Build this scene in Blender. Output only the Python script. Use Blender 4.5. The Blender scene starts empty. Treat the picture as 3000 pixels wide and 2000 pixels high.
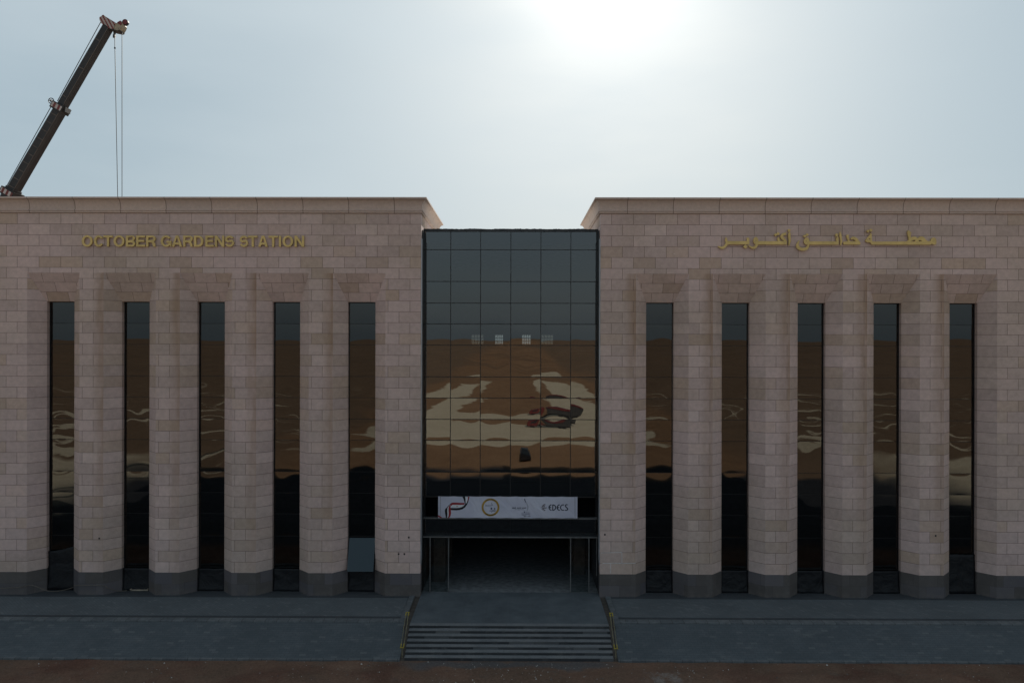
import bpy, bmesh, math, random
from mathutils import Vector, Matrix, noise
random.seed(7)
R = math.radians
scene = bpy.context.scene
COL = scene.collection

# ------------------------------------------------------------------ camera
CAM = Vector((0.33, -45.0, 14.92))
cd = bpy.data.cameras.new('camera'); cam = bpy.data.objects.new('camera', cd); COL.objects.link(cam)
cd.lens = 27.0; cd.sensor_width = 36.0; cd.clip_start = 0.1; cd.clip_end = 20000
ROT = Matrix.Rotation(R(0.31), 3, 'Z') @ Matrix.Rotation(R(90), 3, 'X') @ Matrix.Rotation(R(0.13), 3, 'Z')
cam.matrix_world = Matrix.Translation(CAM) @ ROT.to_4x4()
scene.camera = cam
def px(x, y, Y):
    """point of the plane at depth Y seen at photograph pixel (x, y) - survey of the 3000 x 2000 photograph"""
    d = ROT @ Vector(((x - 1500) / 2250, (1000 - y) / 2250, -1))
    return CAM + d * ((Y - CAM.y) / d.y)

# ------------------------------------------------------------------ sky and sun
SUN_EL, SUN_AZ = R(26.8), R(7.2)
SUN_DIR = Vector((math.sin(SUN_AZ) * math.cos(SUN_EL), math.cos(SUN_AZ) * math.cos(SUN_EL), math.sin(SUN_EL)))
w = bpy.data.worlds.new('World'); scene.world = w; w.use_nodes = True
nt = w.node_tree; nt.nodes.clear()
def wn(t, **k):
    n = nt.nodes.new(t)
    for a, b in k.items(): setattr(n, a, b)
    return n
sky = wn('ShaderNodeTexSky', sky_type='NISHITA', sun_disc=False, sun_elevation=SUN_EL, sun_rotation=SUN_AZ,
         air_density=1.0, dust_density=3.0, ozone_density=1.5, altitude=100)
bg = wn('ShaderNodeBackground'); bg.inputs['Strength'].default_value = 0.0595
out = wn('ShaderNodeOutputWorld')
tc = wn('ShaderNodeTexCoord')
# thin high cloud: soft streaks of haze over the clear sky
mp = wn('ShaderNodeMapping'); mp.inputs['Scale'].default_value = (1.3, 1.3, 4.5); mp.inputs['Rotation'].default_value = (0, R(12), 0)
nz = wn('ShaderNodeTexNoise'); nz.inputs['Scale'].default_value = 1.6; nz.inputs['Detail'].default_value = 5; nz.inputs['Roughness'].default_value = .5
nt.links.new(tc.outputs['Generated'], mp.inputs[0]); nt.links.new(mp.outputs[0], nz.inputs['Vector'])
cr = wn('ShaderNodeMapRange'); cr.inputs[1].default_value = .38; cr.inputs[2].default_value = .68; cr.inputs[3].default_value = 0; cr.inputs[4].default_value = 1
nt.links.new(nz.outputs[0], cr.inputs[0])
# forward scatter of the haze round the sun
dot = wn('ShaderNodeVectorMath', operation='DOT_PRODUCT'); dot.inputs[1].default_value = SUN_DIR
nt.links.new(tc.outputs['Generated'], dot.inputs[0])
def wmath(op, a, b=None):
    n = wn('ShaderNodeMath', operation=op)
    for i, v in enumerate((a, b)):
        if v is None: continue
        if hasattr(v, 'links'): nt.links.new(v, n.inputs[i])
        else: n.inputs[i].default_value = v
    return n.outputs[0]
dp = wmath('MAXIMUM', dot.outputs['Value'], 0.0)
g1 = wmath('MULTIPLY', wmath('POWER', dp, 170.0), 3.3)
g2 = wmath('MULTIPLY', wmath('POWER', dp, 16.0), 2.35)
glow = wmath('ADD', g1, g2)
gc = wn('ShaderNodeMix', data_type='RGBA', blend_type='MULTIPLY'); gc.inputs[0].default_value = 1
gc.inputs[6].default_value = (1, .99, .95, 1); nt.links.new(glow, gc.inputs[7])
cl = wn('ShaderNodeMix', data_type='RGBA'); cl.inputs[6].default_value = (5.3, 6.75, 7.65, 1); cl.inputs[7].default_value = (6.5, 7.75, 8.5, 1)
nt.links.new(cr.outputs[0], cl.inputs[0])
hz = wn('ShaderNodeMix', data_type='RGBA'); nt.links.new(sky.outputs[0], hz.inputs[6]); nt.links.new(cl.outputs[2], hz.inputs[7])
hzf = wn('ShaderNodeMapRange'); hzf.inputs[1].default_value = 0; hzf.inputs[2].default_value = 1; hzf.inputs[3].default_value = .88; hzf.inputs[4].default_value = .95
nt.links.new(cr.outputs[0], hzf.inputs[0])
# haze fullest on the sun's half; opposite half raised to fill the shaded facade
sf = wn('ShaderNodeMapRange'); sf.inputs[1].default_value = -.35; sf.inputs[2].default_value = .65; sf.inputs[3].default_value = .66; sf.inputs[4].default_value = 1
nt.links.new(dot.outputs['Value'], sf.inputs[0])
nt.links.new(wmath('MULTIPLY', hzf.outputs[0], sf.outputs[0]), hz.inputs[0])
ad = wn('ShaderNodeMix', data_type='RGBA', blend_type='ADD'); ad.inputs[0].default_value = 1
nt.links.new(hz.outputs[2], ad.inputs[6]); nt.links.new(gc.outputs[2], ad.inputs[7])
nt.links.new(ad.outputs[2], bg.inputs[0]); nt.links.new(bg.outputs[0], out.inputs[0])

sl = bpy.data.lights.new('sun', 'SUN'); so = bpy.data.objects.new('sun', sl); COL.objects.link(so)
sl.energy = 5.0; sl.angle = R(0.6); sl.color = (1, .93, .82)
so.rotation_euler = (-SUN_DIR).to_track_quat('-Z', 'Y').to_euler(); so.location = (0, 60, 60)
scene.view_settings.view_transform = 'Standard'; scene.view_settings.look = 'None'
scene.view_settings.exposure = 0.35; scene.view_settings.gamma = 1.0
scene.render.engine = 'CYCLES'
scene.cycles.use_denoising = True
scene.cycles.max_bounces = 8; scene.cycles.transparent_max_bounces = 12

# ------------------------------------------------------------------ node helper
class V:
    """a scalar socket with arithmetic"""
    def __init__(s, t, sock): s.t, s.s = t, sock
    def op(s, o, b=None, c=None):
        n = s.t.nodes.new('ShaderNodeMath'); n.operation = o
        for i, v in enumerate((s, b, c)):
            if v is None: continue
            if isinstance(v, V): s.t.links.new(v.s, n.inputs[i])
            else: n.inputs[i].default_value = v
        return V(s.t, n.outputs[0])
    def __add__(s, b): return s.op('ADD', b)
    def __sub__(s, b): return s.op('SUBTRACT', b)
    def __mul__(s, b): return s.op('MULTIPLY', b)
    def __truediv__(s, b): return s.op('DIVIDE', b)
    def floor(s): return s.op('FLOOR')
    def fract(s): return s.op('FRACT')
    def mn(s, b): return s.op('MINIMUM', b)
    def mx(s, b): return s.op('MAXIMUM', b)
    def mod(s, b): return s.op('FLOORED_MODULO', b)
    def ramp(s, a, b, lo=0.0, hi=1.0):
        n = s.t.nodes.new('ShaderNodeMapRange'); n.interpolation_type = 'SMOOTHSTEP'
        n.inputs[1].default_value = a; n.inputs[2].default_value = b; n.inputs[3].default_value = lo; n.inputs[4].default_value = hi
        s.t.links.new(s.s, n.inputs[0]); return V(s.t, n.outputs[0])
class Mat:
    def __init__(s, name, rough=.8, spec=.3):
        s.m = bpy.data.materials.new(name); s.m.use_nodes = True; s.t = s.m.node_tree
        s.b = s.t.nodes['Principled BSDF']; s.b.inputs['Roughness'].default_value = rough
        s.b.inputs['Specular IOR Level'].default_value = spec
    def node(s, t, **k):
        n = s.t.nodes.new(t)
        for a, b in k.items(): setattr(n, a, b)
        return n
    def coord(s, which='Object'):
        n = s.node('ShaderNodeTexCoord'); return n.outputs[which]
    def pos(s): return s.node('ShaderNodeNewGeometry').outputs['Position']
    def sep(s, sock):
        n = s.node('ShaderNodeSeparateXYZ'); s.t.links.new(sock, n.inputs[0])
        return [V(s.t, o) for o in n.outputs]
    def comb(s, *v):
        n = s.node('ShaderNodeCombineXYZ')
        for i, a in enumerate(v):
            if isinstance(a, V): s.t.links.new(a.s, n.inputs[i])
            else: n.inputs[i].default_value = a
        return n.outputs[0]
    def noise(s, vec, scale, detail=4, rough=.55, dist=0):
        n = s.node('ShaderNodeTexNoise'); n.inputs['Scale'].default_value = scale
        n.inputs['Detail'].default_value = detail; n.inputs['Roughness'].default_value = rough; n.inputs['Distortion'].default_value = dist
        if vec is not None: s.t.links.new(vec, n.inputs['Vector'])
        return V(s.t, n.outputs[0])
    def white(s, vec):
        n = s.node('ShaderNodeTexWhiteNoise', noise_dimensions='3D'); s.t.links.new(vec, n.inputs['Vector'])
        return V(s.t, n.outputs['Value'])
    def cramp(s, fac, stops, const=False):
        n = s.node('ShaderNodeValToRGB'); e = n.color_ramp.elements
        if const: n.color_ramp.interpolation = 'CONSTANT'
        while len(e) < len(stops): e.new(.5)
        for k, (p, c) in enumerate(stops): e[k].position = p; e[k].color = (*c, 1)
        s.t.links.new(fac.s, n.inputs[0]); return n.outputs[0]
    def mix(s, fac, a, b, mode='MIX'):
        n = s.node('ShaderNodeMix', data_type='RGBA', blend_type=mode)
        for i, v in ((0, fac), (6, a), (7, b)):
            if isinstance(v, V): s.t.links.new(v.s, n.inputs[i])
            elif isinstance(v, (int, float)): n.inputs[i].default_value = v
            elif isinstance(v, tuple): n.inputs[i].default_value = (*v, 1)
            else: s.t.links.new(v, n.inputs[i])
        return n.outputs[2]
    def grey(s, v, k=1.0):  # scalar -> colour multiplier
        return s.comb(v, v, v)
    def color(s, c):
        if isinstance(c, tuple): s.b.inputs['Base Color'].default_value = (*c, 1)
        else: s.t.links.new(c, s.b.inputs['Base Color'])
    def bump(s, h, dist=.01, strength=1.0):
        n = s.node('ShaderNodeBump'); n.inputs['Distance'].default_value = dist; n.inputs['Strength'].default_value = strength
        s.t.links.new(h.s, n.inputs['Height']); s.t.links.new(n.outputs[0], s.b.inputs['Normal'])

def plain(name, c, rough=.6, metal=0.0, spec=.4, var=.25, scale=3.0):
    m = Mat(name, rough, spec); m.b.inputs['Metallic'].default_value = metal
    n = m.noise(m.coord(), scale, 6).ramp(.3, .7, 1 - var, 1 + var)
    m.color(m.mix(1.0, c, m.grey(n), 'MULTIPLY'))
    return m.m

# ------------------------------------------------------------------ materials
CW, CH = 1.284, 21.09 / 33      # stone block width, course height
def stone_mat():
    m = Mat('pink_limestone', .85, .2)
    u, v, _ = m.sep(m.coord('UV'))
    P = m.pos()
    row = (v / CH + .001).floor()
    uu = u / CW + ((row + 1.0).mod(2.0)) * .5
    fu, fv = uu.fract(), (v / CH + .001).fract()
    wob = (m.noise(P, 9, 3) - .5) * .008
    du = fu.mn(fu * -1 + 1) * CW
    dv = fv.mn(fv * -1 + 1) * CH
    d = du.mn(dv) + wob
    joint = d.ramp(.005, .015, 1, 0)
    idv = m.white(m.comb(row, uu.floor(), 3.1))
    id2 = m.white(m.comb(row, uu.floor(), 8.7))
    base = m.cramp(idv, [(0, (0.551, 0.413, 0.379)), (.30, (0.570, 0.429, 0.392)), (.52, (0.536, 0.400, 0.370)), (.66, (0.581, 0.442, 0.408)),
                         (.78, (0.555, 0.410, 0.363)), (.90, (.475, .345, .272)), (1.0, (0.600, 0.463, 0.428))])
    big = m.noise(P, .16, 4).ramp(.35, .68)
    base = m.mix(big * .55, base, (0.405, 0.322, 0.260))           # warmer beds of stone
    base = m.mix(1.0, base, m.grey(id2.ramp(0, 1, .93, 1.07)), 'MULTIPLY')
    mott = m.noise(P, 3.5, 6, .65).ramp(.25, .75, .90, 1.10)
    base = m.mix(1.0, base, m.grey(mott), 'MULTIPLY')
    grain = m.noise(P, 55, 3, .7).ramp(.2, .8, .90, 1.10)
    base = m.mix(1.0, base, m.grey(grain), 'MULTIPLY')
    # pale scuffs where single blocks were rubbed or patched
    sc = m.noise(P, 4.2, 8, .75, .6).ramp(.60, .72) * id2.ramp(.50, .72)
    base = m.mix(sc * .7, base, (0.750, 0.628, 0.562))
    # rusty drip stains beside the recesses
    at = m.node('ShaderNodeAttribute', attribute_name='stain'); st = V(m.t, at.outputs['Fac'])
    sn = m.noise(m.comb(*[a * b for a, b in zip(m.sep(P), (2.2, 2.2, .35))]), 1.0, 5, .6).ramp(.25, .7, .35, 1)
    base = m.mix((st * sn * .95).mn(.8), base, (.28, .17, .10))
    base = m.mix(joint * .8, base, (.10, .068, .054))
    pores = m.noise(P, 26, 2, .5).ramp(.70, .76)
    base = m.mix(pores * .35, base, (0.200, 0.150, 0.130))
    m.color(base)
    m.bump(m.noise(P, 14, 6, .7) * .35 - joint * 1.0, .012, .7)
    return m.m
def cornice_mat():
    m = Mat('cornice_stone', .85, .2)
    u, v, _ = m.sep(m.coord('UV')); P = m.pos()
    f = (u / 2.68 + .42).fract(); d = f.mn(f * -1 + 1) * 2.68
    joint = d.ramp(.010, .030, 1, 0)
    idv = m.white(m.comb((u / 2.68 + .42).floor(), 1.0, 2.0))
    base = m.cramp(idv, [(0, (0.527, 0.415, 0.365)), (.5, (0.567, 0.445, 0.383)), (1, (0.508, 0.409, 0.365))])
    base = m.mix(m.noise(P, .5, 4).ramp(.3, .7) * .10, base, (0.580, 0.439, 0.336))
    base = m.mix(1.0, base, m.grey(m.noise(P, 6, 6, .7).ramp(.25, .75, .90, 1.08)), 'MULTIPLY')
    strk = m.noise(m.comb(*[a * b for a, b in zip(m.sep(P), (1.2, 1.2, 8.0))]), 1.4, 5, .6).ramp(.55, .75)
    base = m.mix(strk * .25, base, (0.659, 0.537, 0.475))
    base = m.mix(joint * .75, base, (0.130, 0.095, 0.075))
    m.color(base); m.bump(m.noise(P, 12, 5, .6) * .3 - joint, .01, .6)
    return m.m
def granite_mat():
    m = Mat('dark_granite', .6, .35)
    P = m.pos(); x, y, z = m.sep(P)
    row = (z / .66).floor(); uu = x / 1.28 + row.mod(2.0) * .5
    idv = m.white(m.comb(row, uu.floor(), 5.0))
    base = m.cramp(idv, [(0, (.084, .074, .070)), (.4, (.098, .086, .080)), (.65, (.090, .084, .094)), (1, (.122, .108, .112))])
    fv, fu = (z / .66).fract(), uu.fract()
    j = (fv.mn(fv * -1 + 1) * .66).mn(fu.mn(fu * -1 + 1) * 1.28).ramp(.006, .016, 1, 0)
    base = m.mix(j * .4, base, (.04, .035, .035))
    base = m.mix(m.noise(P, 1.4, 7, .7).ramp(.45, .75) * .5, base, (.14, .125, .12))
    base = m.mix(1.0, base, m.grey(m.noise(P, 60, 3, .7).ramp(.2, .8, .8, 1.2)), 'MULTIPLY')
    dust = (z / 1.3).ramp(0, .35, .5, 0) * m.noise(P, 2.5, 6).ramp(.35, .7)
    base = m.mix(dust, base, (.16, .135, .12))
    m.color(base); m.bump(m.noise(P, 20, 5, .6), .004, .5)
    return m.m
def paver_mat(name, sx, sy, c1, c2, cj, dust=(.15, .145, .14)):
    m = Mat(name, .85, .25)
    u, v, _ = m.sep(m.coord('UV')); P = m.pos()
    row = (v / sy).floor(); uu = u / sx + row.mod(2.0) * .5
    fu, fv = uu.fract(), (v / sy).fract()
    j = (fu.mn(fu * -1 + 1) * sx).mn(fv.mn(fv * -1 + 1) * sy).ramp(.004, .014, 1, 0)
    idv = m.white(m.comb(row, uu.floor(), 1.7))
    base = m.mix(idv * .7, c1, c2)
    base = m.mix(m.noise(P, .35, 5, .6).ramp(.3, .7) * .55, base, tuple(a * .72 for a in c1))
    base = m.mix(m.noise(m.comb(*[a * b for a, b in zip(m.sep(P), (1, 2.4, 1))]), .9, 8, .7).ramp(.5, .78) * .55, base, dust)
    base = m.mix(idv.ramp(.95, .99) * .3, base, dust)
    base = m.mix(j * .55, base, cj)
    base = m.mix(1.0, base, m.grey(m.noise(P, 30, 3, .7).ramp(.2, .8, .82, 1.18)), 'MULTIPLY')
    m.color(base); m.bump(m.noise(P, 18, 4) * .4 - j, .008, .6)
    return m.m
def soil_mat():
    m = Mat('desert_soil', .95, .1)
    P = m.pos(); x, y, z = m.sep(P)
    base = m.cramp(m.noise(P, .35, 8, .65), [(.25, (0.114, 0.071, 0.050)), (.45, (0.147, 0.092, 0.065)), (.6, (0.172, 0.100, 0.070)), (.8, (0.206, 0.132, 0.093))])
    base = m.mix(m.noise(P, 1.1, 6, .7, .5).ramp(.55, .72) * .5, base, (.14, .115, .098))
    base = m.mix(m.noise(P, .22, 4).ramp(.50, .64) * .6, base, (.105, .046, .034))
    spill = (x.op('ABSOLUTE')).ramp(4.2, 6.0, 1, 0) * (y + 6.9 + (m.noise(P, .8, 5) - .5) * 1.2).op('ABSOLUTE').ramp(.15, .6, 1, 0)
    base = m.mix(spill * .75, base, (.088, .092, .096))      # cement dust swept off the steps
    pw = (x - 7.5).op('ABSOLUTE').ramp(.5, 1.3, 1, 0) * (y + 8.6).op('ABSOLUTE').ramp(.3, 1.0, 1, 0) * m.noise(P, 2.2, 6, .7).ramp(.42, .6)
    base = m.mix(pw * .7, base, (.24, .21, .19))
    # the graded site north of the station: drier, paler brown earth
    base = m.mix((y * -1).ramp(11.5, 15), base, m.cramp(m.noise(P, .3, 6, .6), [(.3, (.040, .043, .050)), (.7, (.060, .062, .068))]))   # bluish grey puts the building's shadow into the ground colour
    far = (y * -1).ramp(44, 50)
    dry = m.cramp(m.noise(P, .045, 9, .68, 1.2), [(.25, (.24, .135, .075)), (.42, (.33, .19, .106)), (.55, (.38, .222, .124)), (.75, (.44, .265, .155))])
    dry = m.mix((y * -1).ramp(250, 420) * m.noise(P, .012, 8, .7, 1.5).ramp(.45, .6) * .6, dry, (.20, .13, .085))
    dry = m.mix(x.op('ABSOLUTE').ramp(26, 40) * .75, dry, m.cramp(m.noise(P, .05, 8, .65), [(.3, (.175, .118, .078)), (.5, (.23, .158, .105)), (.7, (.285, .195, .13))]))
    base = m.mix(far, base, dry)
    # haul roads and sand spreads in pale tan
    wx = (m.noise(P, .05, 6, .65) - .5) * 9.0
    wy = (m.noise(m.comb(x, y, 7.0), .06, 6, .65) - .5) * 13.0
    yy, xx = y + wy, x + wx
    road = (yy + 91).op('ABSOLUTE').ramp(19, 20.5, 1, 0) * (xx + 1).op('ABSOLUTE').ramp(24, 25.5, 1, 0)
    r2 = (xx + 17).op('ABSOLUTE').ramp(5.0, 6.0, 1, 0) * (yy * -1).ramp(95, 105) * (yy * -1).ramp(290, 300, 1, 0)
    r3 = (xx - 15).op('ABSOLUTE').ramp(5.5, 6.5, 1, 0) * (yy * -1).ramp(95, 105) * (yy * -1).ramp(320, 330, 1, 0)
    sx = (x.op('ABSOLUTE')).ramp(40, 55) * (yy + 42).op('ABSOLUTE').ramp(13, 20, 1, 0)
    blob = m.noise(P, .034, 6, .6, 1.0).ramp(.575, .61) * far * x.op('ABSOLUTE').ramp(28, 40) * (y * -1).ramp(150, 210, 1, 0)
    sand = road.mx(r2).mx(r3).mx(sx).mx(blob)
    sc = m.cramp(m.noise(P, .12, 8, .7), [(.3, (.66, .55, .39)), (.55, (.78, .66, .48)), (.75, (.82, .71, .54))])
    base = m.mix(sand, base, sc)
    base = m.mix(1.0, base, m.grey(m.noise(P, 9, 6, .75).ramp(.25, .75, .72, 1.25)), 'MULTIPLY')
    m.color(base); m.bump(m.noise(P, 5, 8, .75), .08, .8)
    return m.m
def glass_mat(name, refl=.12, trans=(.28, .30, .31), tint=(.97, .965, .955)):
    m = bpy.data.materials.new(name); m.use_nodes = True; t = m.node_tree; t.nodes.remove(t.nodes['Principled BSDF'])
    g = t.nodes.new('ShaderNodeBsdfGlossy'); g.inputs['Roughness'].default_value = 0.0; g.inputs['Color'].default_value = (*tint, 1)
    tr = t.nodes.new('ShaderNodeBsdfTransparent'); tr.inputs['Color'].default_value = (*trans, 1)
    mx = t.nodes.new('ShaderNodeMixShader'); mx.inputs[0].default_value = refl
    t.links.new(tr.outputs[0], mx.inputs[1]); t.links.new(g.outputs[0], mx.inputs[2])
    t.links.new(mx.outputs[0], t.nodes['Material Output'].inputs[0])
    return m

M = dict(
    stone=stone_mat(), cornice=cornice_mat(), granite=granite_mat(), soil=soil_mat(),
    glass=glass_mat('reflective_glass'), bayglass=glass_mat('dark_reflective_glass', .072, (.2, .21, .22)), clear=glass_mat('clear_glass', .03, (.8, .83, .83)),
    frame=plain('black_anodised_frame', (.012, .013, .015), .45, 0, .4),
    alu=plain('aluminium_trim', (.42, .44, .47), .42, .6, .5, .1),
    steelgrey=plain('grey_door_profile', (.13, .13, .13), .5, .3, .5),
    gold=None, dark=plain('dark_interior', (.05, .05, .052), .9, 0, .1),
    void=plain('slot_shade_black', (.006, .006, .007), .9, 0, .05),
    column=plain('brown_column_cladding', (.06, .05, .043), .8, 0, .2),
    slab=plain('concrete_inside', (.16, .165, .17), .85, 0, .2),
    roof=plain('roof_screed', (.62, .60, .56), .9, 0, .2),
    membrane=plain('black_membrane', (.045, .05, .055), .7, 0, .3),
    kerb=None, plastic=None,
    paver=paver_mat('grey_pavers', .30, .15, (0.106, 0.118, 0.127), (0.129, 0.140, 0.147), (0.058, 0.061, 0.067), (0.193, 0.193, 0.193)),
    strip=paver_mat('dark_edge_pavers', .42, .21, (.052, .057, .063), (.063, .068, .075), (.034, .036, .039), (.09, .09, .09)),
    slope=paver_mat('sloped_pavers', .36, .15, (0.077, 0.089, 0.098), (0.099, 0.108, 0.117), (0.044, 0.050, 0.054), (0.160, 0.163, 0.163)),
)
def gold_mat():
    m = Mat('gold_letters', .42, .5); m.b.inputs['Metallic'].default_value = .15
    n = m.noise(m.pos(), 2.0, 5).ramp(.3, .7, .86, 1.1)
    m.color(m.mix(1.0, (.66, .47, .17), m.grey(n), 'MULTIPLY')); return m.m
M['gold'] = gold_mat()
def landing_mat():
    m = Mat('dusty_landing', .85, .25); P = m.pos(); x, y, z = m.sep(P)
    b = m.cramp(m.noise(P, .55, 7, .65), [(.28, (.066, .074, .082)), (.5, (.092, .104, .114)), (.72, (.125, .136, .145))])
    fx, fy = (x / 1.28).fract(), (y / .62).fract()
    j = (fx.mn(fx * -1 + 1) * 1.28).mn(fy.mn(fy * -1 + 1) * .62).ramp(.005, .015, 1, 0)
    b = m.mix(j * .3, b, (.05, .053, .057))
    b = m.mix(1.0, b, m.grey(m.noise(P, 22, 5, .7).ramp(.2, .8, .8, 1.2)), 'MULTIPLY')
    m.color(b); m.bump(m.noise(P, 18, 4), .005, .5); return m.m
M['landing'] = landing_mat()
def kerb_mat():
    m = Mat('kerb_concrete', .85, .2); P = m.pos(); u, v, _ = m.sep(m.coord('UV'))
    f = (u / .62).fract(); j = (f.mn(f * -1 + 1) * .62).ramp(.008, .02, 1, 0)
    idv = m.white(m.comb((u / .62).floor(), 3.0, 1.0))
    b = m.mix(idv, (.10, .108, .115), (.14, .146, .15))
    b = m.mix(1.0, b, m.grey(m.noise(P, 4, 7, .7).ramp(.25, .75, .75, 1.2)), 'MULTIPLY')
    m.color(m.mix(j * .8, b, (.05, .05, .05))); m.bump(m.noise(P, 25, 4) - j, .006, .5); return m.m
M['kerb'] = kerb_mat()
def plastic_mat():
    m = Mat('black_plastic_sheet', .5, .22); P = m.pos()
    m.color((.012, .013, .015))
    m.bump(m.noise(P, 1.3, 5, .6, 1.2), .16, .7); return m.m
M['plastic'] = plastic_mat()
def step_mat():
    m = Mat('granite_tread', .8, .25); P = m.pos()
    b = m.cramp(m.noise(P, .9, 6, .7), [(.3, (.125, .130, .136)), (.5, (.16, .165, .17)), (.7, (.195, .195, .193))])
    b = m.mix(1.0, b, m.grey(m.noise(P, 16, 5, .7).ramp(.25, .75, .78, 1.2)), 'MULTIPLY')
    m.color(b); m.bump(m.noise(P, 20, 4), .004, .5); return m.m
M['tread'] = step_mat()
def riser_mat():
    m = Mat('black_granite_riser', .7, .3); P = m.pos(); x, y, z = m.sep(P)
    row = (y / .31).floor(); uu = x / 1.28 + row.mod(2.0) * .43
    idv = m.white(m.comb(row, uu.floor(), 6.3))
    b = m.cramp(idv, [(0, (.028, .030, .033)), (.78, (.040, .042, .045)), (.82, (.060, .063, .066)), (.91, (.095, .098, .102)), (1, (.11, .11, .112))])
    b = m.mix(m.noise(P, 1.6, 7, .7).ramp(.5, .75) * .55, b, (.13, .128, .125))
    m.color(b); return m.m
M['riser'] = riser_mat()
def stripe_mat(name, a, b, ang, period, duty, rough=.5):
    m = Mat(name, rough, .4); x, y, z = m.sep(m.pos())
    s = (x * math.cos(ang) + z * math.sin(ang)) / period
    f = s.fract().ramp(duty - .04, duty + .04)
    c = m.mix(f, a, b); c = m.mix(m.noise(m.pos(), 3, 6, .7).ramp(.5, .75) * .5, c, (.12, .10, .085))
    m.color(c); return m.m
M['crane_red'] = stripe_mat('red_white_stripes', (.16, .028, .024), (.36, .31, .285), R(28), .24, .46)
M['collar_red'] = stripe_mat('collar_stripes', (.14, .03, .027), (.42, .38, .36), R(-25), .38, .5)
def boom_mat():
    m = Mat('weathered_boom_paint', .55, .4); P = m.pos()
    b = m.cramp(m.noise(P, .8, 7, .7), [(.3, (.018, .018, .020)), (.55, (.028, .027, .027)), (.75, (.060, .048, .041))])
    m.color(b); return m.m
M['boom'] = boom_mat()
M['boom_light'] = plain('scuffed_boom_edge', (.085, .07, .06), .6)
M['rope'] = plain('steel_rope', (.06, .06, .06), .5, .4)
M['cream'] = plain('cream_paint', (.30, .255, .18), .5)
M['tyre'] = plain('tyre_rubber', (.02, .02, .02), .8)
M['redpaint'] = plain('red_truck_paint', (.13, .02, .02), .4)
M['blackpaint'] = plain('black_car_paint', (.012, .012, .014), .25, 0, .6)
M['carglass'] = plain('car_window_glass', (.02, .025, .03), .1, 0, .6)
M['whitepaint'] = plain('white_paint', (.7, .7, .68), .4)
M['yellow'] = plain('yellow_tape', (.34, .26, .03), .5)
M['rail'] = plain('dull_rail_steel', (.26, .235, .15), .45, .5)
M['timber'] = plain('pale_timber', (.30, .25, .19), .8)
M['cable'] = plain('pale_hose', (.13, .11, .09), .8)
M['cheeksoil'] = plain('gap_soil', (.060, .050, .042), .95)

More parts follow.
